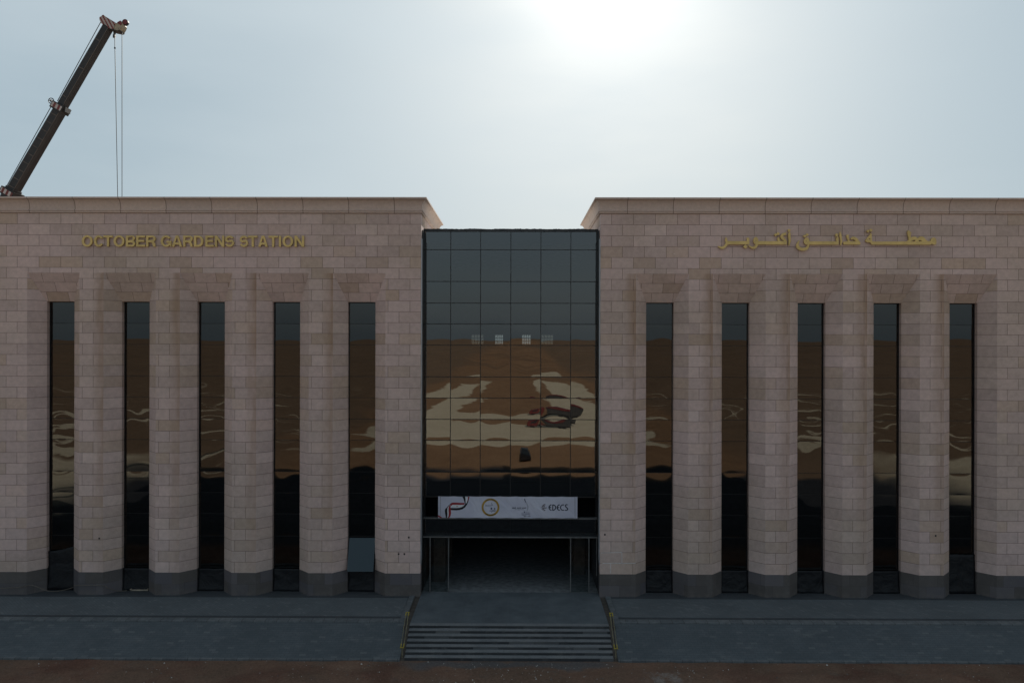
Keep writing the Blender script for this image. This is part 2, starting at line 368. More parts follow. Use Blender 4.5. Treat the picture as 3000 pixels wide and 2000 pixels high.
# ------------------------------------------------------------------ mesh helpers
class MB:
    def __init__(s): s.v, s.f, s.uv, s.mi, s.st = [], [], [], [], []
    def poly(s, pts, uvs=None, mi=0, st=None):
        b = len(s.v); s.v += [tuple(p) for p in pts]
        s.f.append(tuple(range(b, b + len(pts))))
        s.uv.append(uvs or [(p[0], p[2]) for p in pts]); s.mi.append(mi)
        s.st += list(st) if st else [0.0] * len(pts)
    def box(s, x0, x1, y0, y1, z0, z1, mi=0):
        if x0 > x1: x0, x1 = x1, x0
        p = [(x0, y0, z0), (x1, y0, z0), (x1, y1, z0), (x0, y1, z0), (x0, y0, z1), (x1, y0, z1), (x1, y1, z1), (x0, y1, z1)]
        for f in ((0, 1, 5, 4), (1, 2, 6, 5), (2, 3, 7, 6), (3, 0, 4, 7)):
            ax = 0 if f in ((0, 1, 5, 4), (2, 3, 7, 6)) else 1
            s.poly([p[i] for i in f], [(p[i][ax], p[i][2]) for i in f], mi)
        for f in ((4, 5, 6, 7), (3, 2, 1, 0)):
            s.poly([p[i] for i in f], [(p[i][0], p[i][1]) for i in f], mi)
    def prism(s, pts, y0, y1, mi=0):            # outline in (x, z), extruded along y
        n = len(pts)
        s.poly([(x, y0, z) for x, z in pts], None, mi); s.poly([(x, y1, z) for x, z in reversed(pts)], None, mi)
        for i in range(n):
            a, b = pts[i], pts[(i + 1) % n]
            s.poly([(b[0], y0, b[1]), (a[0], y0, a[1]), (a[0], y1, a[1]), (b[0], y1, b[1])], None, mi)
    def bar(s, a, b, wdt, thk, mi=0, up=(0, 1, 0)):   # box between two points
        a, b = Vector(a), Vector(b); d = (b - a).normalized(); u = Vector(up); sd = d.cross(u).normalized(); u = sd.cross(d)
        q = [(-1, -1), (1, -1), (1, 1), (-1, 1)]
        A = [a + sd * (i * wdt / 2) + u * (j * thk / 2) for i, j in q]; B = [b + sd * (i * wdt / 2) + u * (j * thk / 2) for i, j in q]
        for i in range(4): s.poly([A[i], A[(i + 1) % 4], B[(i + 1) % 4], B[i]], None, mi)
        s.poly(A[::-1], None, mi); s.poly(B, None, mi)
    def tube(s, pts, r, n=8, mi=0):
        pts = [Vector(p) for p in pts]; rings = []
        for k, p in enumerate(pts):
            d = (pts[min(k + 1, len(pts) - 1)] - pts[max(k - 1, 0)]).normalized()
            a = d.orthogonal().normalized() if k == 0 else (a - d * a.dot(d)).normalized()
            b = d.cross(a); rings.append([p + (a * math.cos(t) + b * math.sin(t)) * r for t in [2 * math.pi * i / n for i in range(n)]])
        for k in range(len(rings) - 1):
            for i in range(n):
                j = (i + 1) % n; s.poly([rings[k][i], rings[k][j], rings[k + 1][j], rings[k + 1][i]], None, mi)
        s.poly(rings[0][::-1], None, mi); s.poly(rings[-1], None, mi)
    def disc(s, c, axis, r, h, n=28, mi=0):
        c, ax = Vector(c), Vector(axis).normalized(); s.tube([c - ax * h / 2, c + ax * h / 2], r, n, mi)
    def build(s, name, mats, parent=None, smooth=False, weld=True, bevel=0):
        me = bpy.data.meshes.new(name); me.from_pydata(s.v, [], s.f)
        ul = me.uv_layers.new(name='UVMap'); k = 0
        for uvs in s.uv:
            for c in uvs: ul.data[k].uv = c; k += 1
        if any(s.st):
            a = me.attributes.new('stain', 'FLOAT', 'POINT'); a.data.foreach_set('value', s.st)
        if not isinstance(mats, (list, tuple)): mats = [mats]
        for m_ in mats: me.materials.append(m_)
        me.polygons.foreach_set('material_index', s.mi)
        if weld and not any(s.st):
            bm = bmesh.new(); bm.from_mesh(me); bmesh.ops.remove_doubles(bm, verts=bm.verts, dist=1e-5)
            if bevel: bmesh.ops.bevel(bm, geom=[e for e in bm.edges if e.is_manifold and e.calc_face_angle(0) > .6], offset=bevel, segments=1, affect='EDGES', profile=.5)
            bm.to_mesh(me); bm.free()
        if smooth:
            me.polygons.foreach_set('use_smooth', [True] * len(me.polygons))
            try: me.set_sharp_from_angle(angle=R(40))
            except Exception: pass
        o = bpy.data.objects.new(name, me); COL.objects.link(o)
        if parent: o.parent = parent; o.matrix_parent_inverse = Matrix.Translation(-parent.location)
        return o
def tag(o, label=None, cat=None, group=None, kind=None):
    for k, v in (('label', label), ('category', cat), ('group', group), ('kind', kind)):
        if v: o[k] = v
    return o
def thing(name, loc, label, cat, group=None):
    o = bpy.data.objects.new(name, None); o.empty_display_size = .3; o.location = loc; COL.objects.link(o)
    return tag(o, label, cat, group)

# ------------------------------------------------------------------ ground
GZ = -1.10
def ground_z(x, y):
    z = GZ
    if y < -6.6:
        t = min(1, (-6.6 - y) / 1.2)
        z += .17 * max(0, noise.noise((x * .45, 3.1, 0)) + .25 * noise.noise((x * 2.3, 1.1, 0)) - .05) * math.exp(-((y + 6.75) / .45) ** 2) * (1 if abs(x) > 5.6 else .5)
        near = max(0, 1 - max(0, -y - 6.6) / 40)
        z += t * (noise.fractal((x * .55, y * .55, 1.3), .8, 2.1, 5) * .17 * near + noise.noise((x * 2.1, y * 2.1, 4)) * .035 * near)
        z += t * .13 * math.exp(-((y + 8.3) / .7) ** 2) * (1 + .5 * noise.noise((x * .25, 0, 2))) * (0.25 if abs(x) < 5.6 else 1)
    r = math.hypot(x, y)
    if y < -30: z += min(1, (-30 - y) / 60) * noise.noise((x * .02, y * .02, 3)) * .6
    if r > 350: z += min(1, (r - 350) / 450) * (5 + 9 * noise.fractal((x * .004, y * .004, 9.1), .9, 2.0, 5))
    return z
def axis(near, far):
    a = list(near); st = near[-1] - near[-2]
    while a[-1] < far: st *= 1.16; a.append(a[-1] + st)
    return a
xp = axis([i * .35 for i in range(0, 101)], 6000)
xs = [-x for x in reversed(xp[1:])] + xp
yn = axis([6.0 + i * .22 for i in range(0, 60)], 6000)
ys = [-y for y in reversed(yn)] + [-4.0, 0, 8, 20, 40, 80, 160, 320, 640, 1300, 2600, 6000]
me = bpy.data.meshes.new('ground'); W_ = len(xs)
me.from_pydata([(x, y, ground_z(x, y) if y < 60 else GZ) for y in ys for x in xs], [],
               [(j * W_ + i, j * W_ + i + 1, (j + 1) * W_ + i + 1, (j + 1) * W_ + i) for j in range(len(ys) - 1) for i in range(W_ - 1)])
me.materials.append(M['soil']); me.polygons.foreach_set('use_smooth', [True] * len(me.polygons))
g = bpy.data.objects.new('ground', me); COL.objects.link(g); tag(g, kind='structure')

# paved terrace beside the building, kerbs, sloped paving
def flat(name, x0, x1, y0, y1, z, mat, depth=.25):
    b = MB(); b.box(x0, x1, y0, y1, z - depth, z); o = b.build(name, mat); return tag(o, kind='structure')
def rotflat(name, x0, x1, y0, y1, z, mat):      # pavers laid at 45 degrees
    b = MB(); b.box(x0, x1, y0, y1, z - .25, z); c = math.sqrt(.5)
    b.uv[4] = [((p[0] - p[1]) * c, (p[0] + p[1]) * c) for p in (b.v[i] for i in b.f[4])]
    return tag(b.build(name, mat), kind='structure')
for s in (-1, 1):
    rotflat('paved_terrace', s * 5.9, s * 62, -3.32, -.34, -.006, M['paver'])
    flat('edge_paving', s * 5.9, s * 62, -.335, 1.32, -.012, M['strip'])
    flat('edge_paving', s * 5.9, s * 62, -3.70, -3.325, -.014, M['strip'])
    b = MB(); b.box(s * 5.885, s * 62, -4.16, -3.705, -.4, .03); o = b.build('kerb', M['kerb'], bevel=.02); tag(o, kind='structure')
    b = MB(); b.box(s * 5.57, s * 5.88, -4.16, -.03, -.4, .045)
    b.uv[4] = [(p[1], p[0]) for p in (b.v[i] for i in b.f[4])]
    o = b.build('kerb', M['kerb'], bevel=.02); tag(o, kind='structure')
    b = MB()
    n = 60
    x0, x1 = s * 5.48, s * 62
    P0, P1 = (-4.165, -.045), (-6.42, -1.02)
    L = math.hypot(P1[0] - P0[0], P1[1] - P0[1])
    a = (x0, *P0); c = (x1, *P0); d = (x1, *P1); e = (x0, *P1)
    pts = [e, d, c, a] if s > 0 else [d, e, a, c]
    b.poly(pts, [(p[0], 0 if p[1] == P1[0] else L) for p in pts])
    b.poly([(x0, *P0), (x0, P1[0], P1[1]), (x0, P1[0], -1.5), (x0, P0[0], -1.5)])
    tag(b.build('sloped_paving', M['slope']), kind='structure')
    b = MB(); b.box(s * 5.48, s * 62, -6.58, -6.425, -1.5, -1.0); tag(b.build('kerb', M['kerb'], bevel=.015), kind='structure')
    b = MB(); b.box(s * 5.26, s * 5.565, -4.6, .3, -1.4, -.045); tag(b.build('soil_gap', M['cheeksoil']), kind='structure')
    b = MB()
    b.poly([(s * 5.26, -4.6, -.05), (s * 5.47, -4.6, -.05), (s * 5.47, -6.5, -1.12), (s * 5.26, -6.5, -1.12)]); tag(b.build('soil_gap', M['cheeksoil']), kind='structure')

# ------------------------------------------------------------------ entrance steps
steps = thing('entrance_steps', (0, -4.6, GZ), 'broad flight of seven dusty grey steps with dark risers before the entrance', 'steps')
b = MB(); b.box(-5.25, 5.25, -4.30, .72, -.4, 0.0); b.build('landing', M['landing'], steps)
TR, RI = .31, .155
b = MB(); c = MB()
for k in range(7):
    y1 = -4.305 if k == 0 else -4.61 - (k - 1) * TR - .004
    y0 = -4.61 - k * TR; z = -k * RI
    xo = -5.25
    while xo < 5.25 - .01:
        xn = min(5.25, xo + random.uniform(1.5, 1.9)); dz = random.uniform(-.006, .004)
        b.box(xo + .003, xn - .003, y0 - .012, y1, z - .03, z + .003 + dz); xo = xn
    c.box(-5.25, 5.25, y0, y1 - .002 if k else y1, z - RI - .05, z - .031)
b.build('treads', M['tread'], steps); c.build('risers', M['riser'], steps)

# ------------------------------------------------------------------ station building
BLD = thing('station_building', (0, 0, 0), 'wide station of pinkish stone blocks with slit windows and a dark glass entrance front', 'building')
ZP, ZW, ZT = 1.31, 22.40, 23.30
HG = 5.26; BAYS = [8.88 + 4.5 * k for k in range(5)]; WO, WI, DS, DG, DB = 1.545, .8225, .74, 1.25, 1.0
ZHO, ZHI = 18.90, 17.24; XE = 33.0; YB = 9.6
def wing(s):
    b = MB()
    def P(X, y, z): return (s * X, y, z)
    def q(pts, uvs, st=None):
        if s < 0: pts, uvs, st = pts[::-1], uvs[::-1], (st[::-1] if st else None)
        b.poly([P(*p) for p in pts], uvs, 0, st)
    def vz(z): return z - ZP
    def fr(x0, x1, z0, z1, st0=0, st1=0):
        q([(x0, 0, z0), (x1, 0, z0), (x1, 0, z1), (x0, 0, z1)], [(x0 - HG, vz(z0)), (x1 - HG, vz(z0)), (x1 - HG, vz(z1)), (x0 - HG, vz(z1))],
          [st0, st1, st1 * .8, st0 * .8] if st0 or st1 else None)
    edges = [HG] + [e for c in BAYS for e in (c - WO, c + WO)] + [XE]
    zm = 13.0
    for i in range(0, len(edges), 2):
        a, e = edges[i], edges[i + 1]
        # soft rust-coloured run-off band at the right-hand side of each pier (as the photograph has it)
        sw = .7
        for z0, z1, k0, k1 in ((ZP, zm, .25, .75), (zm, ZHO, .75, 1.0)):
            if e == XE or (i == 0 and s < 0):
                fr(a, e, z0, z1); continue
            near = (a, a + sw) if s < 0 else (e - sw, e)
            rest = (a + sw, e) if s < 0 else (a, e - sw)
            x0, x1 = near
            st = [k0, .0, .0, k1] if s < 0 else [0, k0, k1, 0]
            q([(x0, 0, z0), (x1, 0, z0), (x1, 0, z1), (x0, 0, z1)], [(x0 - HG, vz(z0)), (x1 - HG, vz(z0)), (x1 - HG, vz(z1)), (x0 - HG, vz(z1))], st)
            fr(*rest, z0, z1)
    fr(HG, XE, ZHO, ZW)
    for k, c in enumerate(BAYS):
        for t in (-1, 1):
            o_, i_ = c + t * WO, c + t * WI; u = CW * (40 + 2 * k + t) + .25 * CW
            pts = [(o_, 0, ZP), (i_, DS, ZP), (i_, DS, ZHI), (o_, 0, ZHO)]; uv = [(u, vz(p[2])) for p in pts]
            if t > 0: pts, uv = pts[::-1], uv[::-1]
            q(pts, uv)
            pts = [(i_, DS, ZP), (i_, DB, ZP), (i_, DB, ZHI), (i_, DS, ZHI)]; uv = [(u + .2, vz(p[2])) for p in pts]
            if t > 0: pts, uv = pts[::-1], uv[::-1]
            q(pts, uv)
        v0 = CH * (60 + 4 * k)
        q([(c - WI, DS, ZHI), (c + WI, DS, ZHI), (c + WO, 0, ZHO), (c - WO, 0, ZHO)],
          [(c - WI, v0), (c + WI, v0), (c + WO, v0 + 3 * CH - .004), (c - WO, v0 + 3 * CH - .004)])
        q([(c - WI, DB, ZHI), (c + WI, DB, ZHI), (c + WI, DS, ZHI), (c - WI, DS, ZHI)], [(.3, .3)] * 4)
    # flank towards the entrance, outer flank, rear
    q([(HG, YB, 0), (HG, 0, 0), (HG, 0, ZW), (HG, YB, ZW)], [(YB + 90, -ZP), (90, -ZP), (90, vz(ZW)), (YB + 90, vz(ZW))])
    q([(XE, 0, 0), (XE, YB, 0), (XE, YB, ZW), (XE, 0, ZW)], [(0, -ZP), (YB, -ZP), (YB, vz(ZW)), (0, vz(ZW))])
    q([(XE, YB, -1.2), (HG, YB, -1.2), (HG, YB, ZW), (XE, YB, ZW)], [(XE, -2), (HG, -2), (HG, vz(ZW)), (XE, vz(ZW))])
    b.build('stone_wall', M['stone'], BLD, weld=False)
    # lower side block beyond the wing
    b = MB(); b.box(s * (XE + .01), s * 62, .2, YB, -1.2, 13.6); b.build('side_block', M['stone'], BLD)
    # plinths
    for i in range(0, len(edges), 2):
        a, e = edges[i], edges[i + 1]; k = .018
        pl = []
        if i == 0: pl += [(a - k, DG), (a - k, -k)]
        else: pl += [(a - (WO - WI) - k, DB), (a - (WO - WI) - k, DS), (a - k * .4, -k)]
        if e == XE: pl += [(e + k, -k), (e + k, DG)]
        else: pl += [(e + k * .4, -k), (e + (WO - WI) + k, DS), (e + (WO - WI) + k, DB)]
        p = MB(); n = len(pl); zt = ZP + .012
        for j in range(n - 1):
            A, B = pl[j], pl[j + 1]; f = [(s * A[0], A[1], -.1), (s * B[0], B[1], -.1), (s * B[0], B[1], zt), (s * A[0], A[1], zt)]
            p.poly(f if s > 0 else f[::-1])
        top = [(s * X, y, zt) for X, y in pl]; p.poly(top if s > 0 else top[::-1])
        p.build('plinth', M['granite'], BLD, bevel=.012)
    # cornice: swept cavetto with a bead below
    prof = [(.0, ZW), (.03, ZW), (.075, ZW + .03), (.085, ZW + .07), (.06, ZW + .10), (.06, ZW + .115), (.10, ZW + .125), (.115, ZW + .16), (.10, ZW + .20), (.05, ZW + .215)]
    for j in range(0, 13):
        t = math.pi / 2 * j / 12; prof.append((.055 + .30 * (1 - math.cos(t)), ZW + .22 + .58 * math.sin(t)))
    prof += [(.36, ZW + .805), (.36, ZT - .01), (.35, ZT), (-.9, ZT + .005)]
    def path(o): return [(XE + o, YB + o), (HG - o, YB + o), (HG - o, -o), (XE + o, -o), (XE + o, YB + o)]
    b = MB()
    for j in range(len(prof) - 1):
        (o0, z0), (o1, z1) = prof[j], prof[j + 1]; p0, p1 = path(o0), path(o1)
        for k in range(4):
            A, B, C, D = p0[k], p0[k + 1], p1[k + 1], p1[k]
            ax = 0 if k in (0, 2) else 1
            cc = lambda p: (p[ax] - HG if ax == 0 else p[ax] + 1.3)
            pts = [(s * A[0], A[1], z0), (s * B[0], B[1], z0), (s * C[0], C[1], z1), (s * D[0], D[1], z1)]
            uv = [(cc(A), z0), (cc(B), z0), (cc(C), z1), (cc(D), z1)]
            if s < 0: pts, uv = pts[::-1], uv[::-1]
            b.poly(pts, uv)
    b.build('cornice', M['cornice'], BLD, smooth=True)
    b = MB(); b.box(s * (HG + .5), s * (XE - .5), .5, YB - .5, ZT - .5, ZT - .02); b.build('flat_roof', M['roof'], BLD)
    # dark room behind the slit windows
    b = MB(); b.box(s * (HG + .1), s * (XE - .1), 4.6, 4.7, 0, ZW); b.build('interior_wall', M['dark'], BLD)
    for z in (4.1, 9.3, 14.5):
        b = MB(); b.box(s * (HG + .1), s * (XE - .1), 2.0, 4.59, z - .3, z); b.build('interior_floor', M['dark'], BLD)
wing(-1); wing(1)

# ---- glazing
def pane(b, x0, x1, z0, z1, y, amp=1.0, n=10, dx=0.0, dz=0.0, wob=1.0):
    """one pane of slightly bulged sheet glass as a fine grid"""
    sd = random.random() * 500; base = len(b.v)
    wd, ht = x1 - x0, z1 - z0
    for j in range(n + 1):
        for i in range(n + 1):
            u, v = i / n, j / n
            bulge = (1 - (2 * u - 1) ** 2) * (1 - (2 * v - 1) ** 4) * .55 + (1 - (2 * v - 1) ** 2) * .45
            d = amp * .0021 * bulge + wob * .0011 * noise.noise((u * 1.7 + sd, v * 1.7, 3.3)) + dx * (u - .5) * wd + dz * (v - .5) * ht
            b.v.append((x0 + wd * u, y - d, z0 + ht * v)); b.st.append(0.0)
    for j in range(n):
        for i in range(n):
            a = base + j * (n + 1) + i; b.f.append((a, a + 1, a + n + 2, a + n + 1)); b.uv.append([(0, 0)] * 4); b.mi.append(0)
ROWS = [21.63, 20.43, 18.52, 17.22, 15.96, 14.69, 12.79, 11.51, 10.23, 8.96, 7.05]
COLS = [-5.25, -3.62, -1.82, 0, 1.81, 3.61, 5.25]
cw = MB(); fr = MB(); GAP = .022
zs = ROWS + [5.60]
for j in range(len(zs) - 1):
    for i in range(6):
        pane(cw, COLS[i] + GAP, COLS[i + 1] - GAP, zs[j + 1] + GAP, zs[j] - GAP, DG, random.uniform(.4, 1.2) * (.12 if j == 5 else 1) if j < 6 else random.uniform(.7, 1.9), 14, random.gauss(0, .0018), random.gauss(0, .0006 if j < 6 else .002), random.uniform(.4, 1.0) if j < 5 else (1.6 if j == 5 else random.uniform(1.3, 2.8)))
    fr.box(-5.255, 5.255, DG + .03, DG + .14, zs[j] - .045, zs[j] + .045)
fr.box(-5.255, 5.255, DG + .03, DG + .14, 5.53, 5.60); fr.box(-5.255, 5.255, DG + .145, DG + .19, 20.9, 21.64)
for i in range(7): fr.box(COLS[i] - .04, COLS[i] + .04, DG + .028, DG + .138, 5.6, 21.63)
cf = fr.build('curtain_wall', M['frame'], BLD, weld=False)
cg = cw.build('glazing', M['glass'], cf, smooth=True, weld=False)
# lower dark glass band with its rail, slot behind the banner
b = MB()
for i in range(6): pane(b, COLS[i] + .012, COLS[i + 1] - .012, 3.30, 4.24, DG - .05, .8)
cb = b.build('entrance_band', M['glass'], BLD, smooth=True, weld=False)
b = MB(); b.box(-5.22, 5.22, DG + 1.3, DG + 1.36, 4.05, 6.2); b.build('slot_shade_panel', M['void'], BLD)  # black panel stands for the unlit depth of the open slot
b = MB(); b.box(-5.25, 5.25, DG - .06, DG + .3, 4.245, 4.31); b.build('slot_rail', M['steelgrey'], BLD)
# waved black membrane left along the top edge
b = MB(); top = []
for i in range(421):
    x = -5.25 + 10.5 * i / 420
    top.append((x, 21.66 + .035 * noise.noise((x * 1.1, 0, 5)) + .020 * noise.noise((x * 4.7, 1, 2)) + .022 * noise.noise((x * 13, 3, 2)) + .03))
for i in range(420):
    (a, za), (c, zc) = top[i], top[i + 1]
    b.poly([(a, DG - .012, 21.50), (c, DG - .012, 21.50), (c, DG - .02, zc), (a, DG - .02, za)])
    b.poly([(a, DG - .02, za), (c, DG - .02, zc), (c, DG + .5, zc - .1), (a, DG + .5, za - .1)])
b.build('roof_membrane', M['membrane'], BLD)
for s in (-1, 1):
    b = MB(); b.prism([(s * (HG - .004), 1.75), (s * (HG - .05), 2.1), (s * (HG - .05), 20.95), (s * (HG - .004), 20.95)], .03, .46)
    b.build('reveal_trim', M['alu'], BLD)
    b = MB(); b.box(s * (HG - .004), s * (HG - .045), .465, DG + .02, .05, 21.5); b.build('reveal_lining', M['frame'], BLD)
# centre block: roof, rear wall with four openings, hall
b = MB(); b.box(-HG, HG, DG + .2, 24, 21.1, 21.5); b.build('hall_roof', M['roof'], BLD)
TINT = glass_mat('tinted_pane', .05, (.50, .48, .43)); TINT_PALE = glass_mat('pale_tinted_pane', .05, (.85, .85, .82))
WINS = [(-3.05, 1.07), (-1.16, .71), (1.22, .77), (3.04, 1.06)]
WZ0, WZ1, YR = 14.66, 15.50, 22.0
b = MB(); b.box(-HG, HG, YR, YR + .3, -1.2, WZ0); b.box(-HG, HG, YR, YR + .3, WZ1, 21.1)
xe = -HG
for c_, w_ in WINS: b.box(xe, c_ - w_ / 2, YR, YR + .3, WZ0, WZ1); xe = c_ + w_ / 2
b.box(xe, HG, YR, YR + .3, WZ0, WZ1)
b.build('rear_wall', M['dark'], BLD)
for c_, w_ in WINS:
    wf = MB()
    for t in range(5): x = c_ - w_ / 2 + w_ * t / 4; wf.box(x - .02, x + .02, YR + .1, YR + .15, WZ0, WZ1)
    for t in range(4): z = WZ0 + (WZ1 - WZ0) * t / 3; wf.box(c_ - w_ / 2, c_ + w_ / 2, YR + .09, YR + .16, z - .022, z + .022)
    o = wf.build('rear_window', M['frame'], BLD)
    if True:
        b = MB(); b.box(c_ - w_ / 2, c_ + w_ / 2, YR + .12, YR + .13, WZ0, WZ1); b.build('tinted_pane', TINT if w_ > 1 else TINT_PALE, o)
for s in (-1, 1):
    b = MB(); b.box(s * (HG - .03), s * (HG - .006), DG + .32, YB - .01, -.2, 21.0); b.build('hall_shade_panel', M['dark'], BLD)  # added dark panels cover the bright stone flanks so the hall looks unlit
    b = MB(); b.box(s * (HG - .02), s * (HG + .2), YB, YR, -1.2, 21.1); b.build('hall_side_wall', M['dark'], BLD)
for y_, z0_, z1_ in ((2.6, 14.25, 14.55), (1.7, 3.42, 4.0)):
    b = MB(); b.box(-HG + .02, HG - .02, y_, YR, z0_, z1_); b.build('hall_slab', M['dark'], BLD)
b = MB(); b.box(-HG, HG, .725, YR, -.3, -.004); b.build('hall_floor', M['slab'], BLD)
for s, y in ((-1, 2.6), (1, 4.2), (-1, 8), (1, 9)):
    b = MB(); b.box(s * 4.75, s * 4.05, y, y + .7, 0, 3.42); b.build('hall_column', M['column'], BLD)
# door frame: head line, mullions, glazed side lights
df = MB(); DY = .72
df.box(-5.25, 5.25, DY, DY + .1, 3.24, 3.30)
_b = MB(); _b.box(-5.25, 5.25, DY + .102, DG + .3, 3.25, 3.29); _b.build('entrance_soffit', M['frame'], BLD)
for x in (-4.77, -3.67, 3.60, 4.69): df.box(x - .026, x + .026, DY + .003, DY + .09, 0, 3.24)
df.box(5.13, 5.17, DY + .003, DY + .09, 1.0, 3.24)
d_ = df.build('entrance_frame', M['steelgrey'], BLD)
for x0, x1 in ((-5.22, -4.81), (-4.73, -3.71), (3.64, 4.65)):
    b = MB(); b.box(x0, x1, DY + .04, DY + .05, .02, 3.2); b.build('side_light', M['clear'], d_)
# ---- slit windows
BR = [14.92 + (z - 14.92) * .9946 for z in (17.22, 15.96, 14.69, 12.79, 11.51, 10.23, 8.96, 7.05, 5.77, 4.50, 3.16, 1.27, .02)]
for s in (-1, 1):
    for k, c in enumerate(BAYS):
        f = MB(); gl = MB(); x0, x1 = s * c - WI + .005, s * c + WI - .005
        fw = .20 if True else 0
        for sg in (-1, 1):   # deep black side frames
            xa = s * c + sg * WI
            f.box(xa - sg * .004, xa - sg * .045, DB + .002, DB + .12, 0, 17.235)
        for j in range(len(BR) - 1):
            opened = (s < 0 and k == 0 and j == 10)
            if not opened:
                pane(gl, x0 + .035, x1 - .035, BR[j + 1] + .014, BR[j] - .014, DB + .03, (random.uniform(.3, 1.3) * (.12 if j == 2 else 1) if j < 4 else random.choice((1.2, 2.0, 2.8, 1.6, 3.4, -1.5))), 12, random.gauss(0, .002), random.gauss(0, .0006 if j < 4 else .0025), random.uniform(.4, 1.0) if j < 3 else random.uniform(2.2, 4.8))
            f.box(x0 + .05, x1 - .05, DB + .07, DB + .13, BR[j] - .05, BR[j] + .05)
        wo = f.build('window', M['frame'], BLD, weld=False)
        gl.build('glazing', M['bayglass'], wo, smooth=True, weld=False)
        if s < 0 and k == 0:
            sb = MB(); t0 = Vector((0, DB - .01, 3.14)); t1 = Vector((0, DB - .68, 1.32))
            nrm = Vector((0, -(t0.z - t1.z), -(t0.y - t1.y))).normalized() * .02
            A = [(x0 + .06, *t1.yz), (x1 - .02, *t1.yz), (x1 - .02, *t0.yz), (x0 + .06, *t0.yz)]
            sb.poly(A); Bk = [(p[0], p[1] - nrm.y * 2, p[2] - nrm.z * 2) for p in A]; sb.poly(Bk[::-1])
            for i in range(4): sb.poly([A[i], Bk[i], Bk[(i + 1) % 4], A[(i + 1) % 4]])
            o = sb.build('opened_sash', glass_mat('sash_glass', .065, (.02, .03, .035), (.8, .95, 1.0)), wo); tag(o, 'top-hung sash pushed open, reflecting blue sky')
b = MB()
for xa, ya, xb, yb in ((1760, 1618.5, 1822, 1617), (1822, 1617, 1822, 1648), (1765, 1649, 1862, 1649), (1789, 1650, 1789, 1680)):
    A_, B_ = px(xa, ya, 0), px(xb, yb, 0); b.bar((A_.x, -.003, A_.z), (B_.x, -.003, B_.z), .035, .006)
b.build('fresh_mortar', plain('pale_mortar', (.56, .53, .52), .9), BLD)
# dark blocks stand for the shade inside open anchor holes
for x, y in ((1197.7, 1573.3), (1168, 1621.8), (1184.7, 1621.8), (1772, 1565), (2741, 1568.5), (291, 1576)):
    p = px(x, y, 0); b = MB()
    b.box(p.x - .045, p.x + .045, -.012, .02, p.z - .05, p.z + .05); b.build('anchor_hole_shade', M['frame'], BLD)

# ------------------------------------------------------------------ signs
DEPS = bpy.context.evaluated_depsgraph_get
def curve_mesh(cu, name, mat, parent, loc, scale=(1, 1, 1)):
    o = bpy.data.objects.new('tmp', cu); COL.objects.link(o)
    o.rotation_euler = (R(90), 0, 0); o.location = loc; o.scale = scale
    bpy.context.view_layer.update(); ev = o.evaluated_get(DEPS())
    me = bpy.data.meshes.new_from_object(ev); me.transform(o.matrix_world)
    COL.objects.unlink(o); bpy.data.objects.remove(o)
    me.name = name; me.materials.clear(); me.materials.append(mat)
    r = bpy.data.objects.new(name, me); COL.objects.link(r)
    if parent: r.parent = parent; r.matrix_parent_inverse = Matrix.Translation(-parent.location)
    return r
def outline_curve(polys):
    cu = bpy.data.curves.new('outline', 'CURVE'); cu.dimensions = '2D'; cu.fill_mode = 'BOTH'; cu.extrude = .045
    for pl in polys:
        sp = cu.splines.new('POLY'); sp.points.add(len(pl) - 1); sp.use_cyclic_u = True
        for q_, pt in zip(sp.points, pl): q_.co = (pt[0], pt[1], 0, 1)
    return cu
def el(cx, cy, rx, ry, a0, a1, n=18): return [(cx + rx * math.cos(R(a0 + (a1 - a0) * i / n)), cy + ry * math.sin(R(a0 + (a1 - a0) * i / n))) for i in range(n + 1)]
def thick(pts, wd):
    L, Rr = [], []
    for k, p in enumerate(pts):
        a, c = pts[max(0, k - 1)], pts[min(len(pts) - 1, k + 1)]; d = Vector((c[0] - a[0], c[1] - a[1])).normalized()
        L.append((p[0] - d.y * wd / 2, p[1] + d.x * wd / 2)); Rr.append((p[0] + d.y * wd / 2, p[1] - d.x * wd / 2))
    return L + Rr[::-1]
